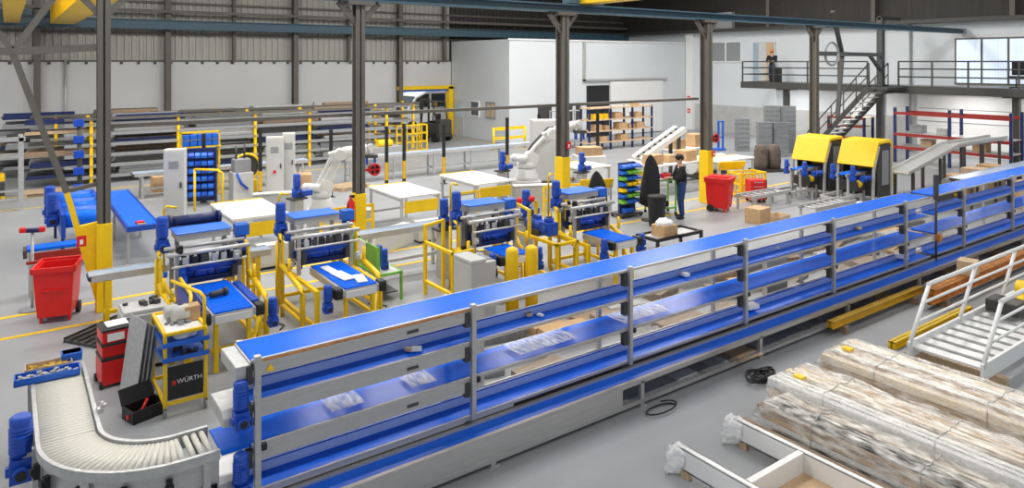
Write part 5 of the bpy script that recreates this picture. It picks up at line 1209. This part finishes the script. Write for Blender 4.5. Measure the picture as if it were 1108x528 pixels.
# added sheets that stand in for reflections on the third tier
for x,l in ((2.75,.35),(3.6,.3),(5.3,.9),(7.0,.9)):
    o = M().grid(8,6,lambda u,v: ((u-.5)*l, (v-.5)*.36, .006+.004*math.sin(u*9)+.004*math.sin(v*7+u*4))).build('reflection_sheet', K['film2'], None, 0, None, (x,6.76,.882)); tag(o,'added clear plastic sheet in place of a reflection on the third belt tier','plastic sheet','added reflection sheets on the third tier')

# ------------------------------------------------------------------ people
def skin(name, nodes, edges, mt, parent, sub=2, extra=None):
    me = bpy.data.meshes.new('tmp'); me.from_pydata([n[0] for n in nodes], edges, []); o = bpy.data.objects.new('tmp', me); COL.objects.link(o)
    s = o.modifiers.new('s','SKIN'); s.use_smooth_shade = True; b = o.modifiers.new('u','SUBSURF'); b.levels = sub; b.render_levels = sub
    for i,n in enumerate(nodes): me.skin_vertices[0].data[i].radius = (n[1], n[2] if len(n) > 2 else n[1]); me.skin_vertices[0].data[i].use_root = (i == 0)
    dg = bpy.context.evaluated_depsgraph_get(); dg.update(); ev = o.evaluated_get(dg); nm = bpy.data.meshes.new_from_object(ev)
    bpy.data.objects.remove(o)
    if extra:
        bm = bmesh.new(); bm.from_mesh(nm); tmp = extra.mesh('x'); bm.from_mesh(tmp); bm.to_mesh(nm); bm.free()
    nm.materials.clear(); nm.materials.append(mt); nm.polygons.foreach_set('use_smooth',[True]*len(nm.polygons))
    r = bpy.data.objects.new(name, nm); COL.objects.link(r); r.parent = parent; return r
def person(loc, rz, label, helmet=None):
    """faces +X locally, 1.76 m, forearms reaching forward"""
    t = thing('person', label, 'person', loc, rz)
    J = {'pel':(0,0,.95),'wai':(.0,0,1.1),'che':(.02,0,1.30),'nek':(.03,0,1.47),'hb':(.06,0,1.56),'ht':(.07,0,1.68)}
    ex = M(); nodes = [(J['pel'],.14,.11),(J['wai'],.13,.10),(J['che'],.16,.115),(J['nek'],.055,.055),(J['hb'],.075,.085),(J['ht'],.08,.095)]; edges = [(0,1),(1,2),(2,3),(3,4),(4,5)]
    hood_ = [((0,0,.84),.175,.145),(J['wai'],.16,.13),(J['che'],.19,.14),((.02,0,1.44),.085,.085)]; he = [(0,1),(1,2),(2,3)]
    tr = [((0,0,1.06),.155,.125),((0,0,.9),.15,.125)]; te = [(0,1)]
    for s in (-1,1):
        sh = (.02,s*.2,1.40); elb = (.12,s*.25,1.13); wr = (.36,s*.17,1.10+.05*s); hd = (.44,s*.14,1.11+.05*s)
        k = len(nodes); nodes += [(sh,.06),(elb,.045),(wr,.03),(hd,.034,.022)]; edges += [(2,k),(k,k+1),(k+1,k+2),(k+2,k+3)]
        hip = (0,s*.09,.88); kn = (.03+.02*s,s*.11,.48); an = (-.02+.03*s,s*.12,.09)
        k2 = len(nodes); nodes += [(hip,.085),(kn,.055),(an,.036)]; edges += [(0,k2),(k2,k2+1),(k2+1,k2+2)]
        q = len(hood_); hood_ += [(sh,.08),(elb,.065),((.33,s*.18,1.10+.05*s),.046)]; he += [(2,q),(q,q+1),(q+1,q+2)]
        q = len(tr); tr += [(hip,.105),(kn,.08),((-.02+.03*s,s*.12,.07),.065)]; te += [(1,q),(q,q+1),(q+1,q+2)]
        for f in range(4):
            b = V(hd)+V((.025,s*(-.027+.018*f)*1,0)); L_ = (.06,.075,.07,.055)[f]; ex.tube([b,b+V((L_*.5,0,.0)),b+V((L_*.85,0,-.02)),b+V((L_,0,-.045))],[.009,.009,.008,.006],6)
        b = V(hd)+V((-.02,-s*.03,0)); ex.tube([b,b+V((.025,-s*.025,-.005)),b+V((.055,-s*.03,-.02))],[.011,.01,.008],6)
    ex.ball((.165,0,1.60),.018,(1.1,.8,1.3)); ex.ball((.06,.098,1.61),.025,(.6,.35,1.2)); ex.ball((.06,-.098,1.61),.025,(.6,.35,1.2))
    skin('body', nodes, edges, K['skin'], t, 2, ex)
    skin('hoodie', hood_, he, K['blackm'], t); skin('trousers', tr, te, K['jeans'], t)
    for s in (-1,1):
        M().ball((.05+.03*s,s*.125,.05),.06,(2.1,.85,.8),14,8).build('shoe', K['black'], t)
        M().ball((.145,s*.035,1.64),.011).build('eye', K['black'], t)
    M().ball((.15,0,1.545),.022,(.4,1.1,.35)).build('mouth', K['redp'], t)
    m = M().ball((.045,0,1.665),.108,(1,.95,.85),16,10); m.build('hair', K['hair'], t)
    c = M().ball((.06,0,1.70),.112,(1.05,1,.75),16,10)
    c.box(.12,.24,-.07,.07,1.685,1.697); c.build('cap' if not helmet else 'helmet', helmet or K['black'], t)
    M().box(-.16,-.155,-.05,.05,1.30,1.36).build('print', K['cream'], t) if not helmet else None
    return t
person((15.05,12.95,0), math.radians(150), 'person in black hoodie, cap and jeans working at the green trolley')
person((34.3,23.6-.5,3.2), math.radians(200), 'person in dark clothes and orange helmet on the raised walkway', K['hiorange'])

# ------------------------------------------------------------------ light
sn = bpy.data.lights.new('sun','SUN'); sn.energy = 3.2; sn.angle = .05; so = bpy.data.objects.new('sun',sn); COL.objects.link(so); so.rotation_euler = (.12,0,0)
w = bpy.data.worlds.new('world'); SC.world = w; w.use_nodes = True
nt = w.node_tree; bg = nt.nodes['Background']; bg.inputs['Color'].default_value = (.86,.93,1,1); bg.inputs['Strength'].default_value = .7
def area(x,y,z,sx,sy,p,col=(1,.98,.95),rot=(0,0,0)):
    l = bpy.data.lights.new('roof_or_fill_light','AREA'); l.shape='RECTANGLE'; l.size=sx; l.size_y=sy; l.energy=p; l.color=col
    o = bpy.data.objects.new('roof_or_fill_light',l); COL.objects.link(o); o.location=(x,y,z); o.rotation_euler=rot; return o
for x in (3,11,19,27):
    for y,p in ((1,200),(9.5,430),(18,680),(24.5,560)): area(x,y,9.9,5,1.6,p)
for y,p in ((9.5,330),(18,520),(25,480)): area(-5,y,9.9,5,1.6,p)
# unseen fill lights added to brighten the space under the walkway
for y in (9.5,13.5,18.5,22):
    lt = thing('fill_tube', 'added fill light tube under the raised walkway', 'lamp', (33.9,y,2.98), 0, 'added fill light tubes under the walkway'); M().box(-.08,.08,-.6,.6,0,.08).build('housing', K['white'], lt); M().cyl((0,-.58,-.02),(0,.58,-.02),.025,8).build('tube', K['lamp'], lt)
    area(33.9,y,2.9,.3,1.3,75)  # unseen fill light, not at the roof
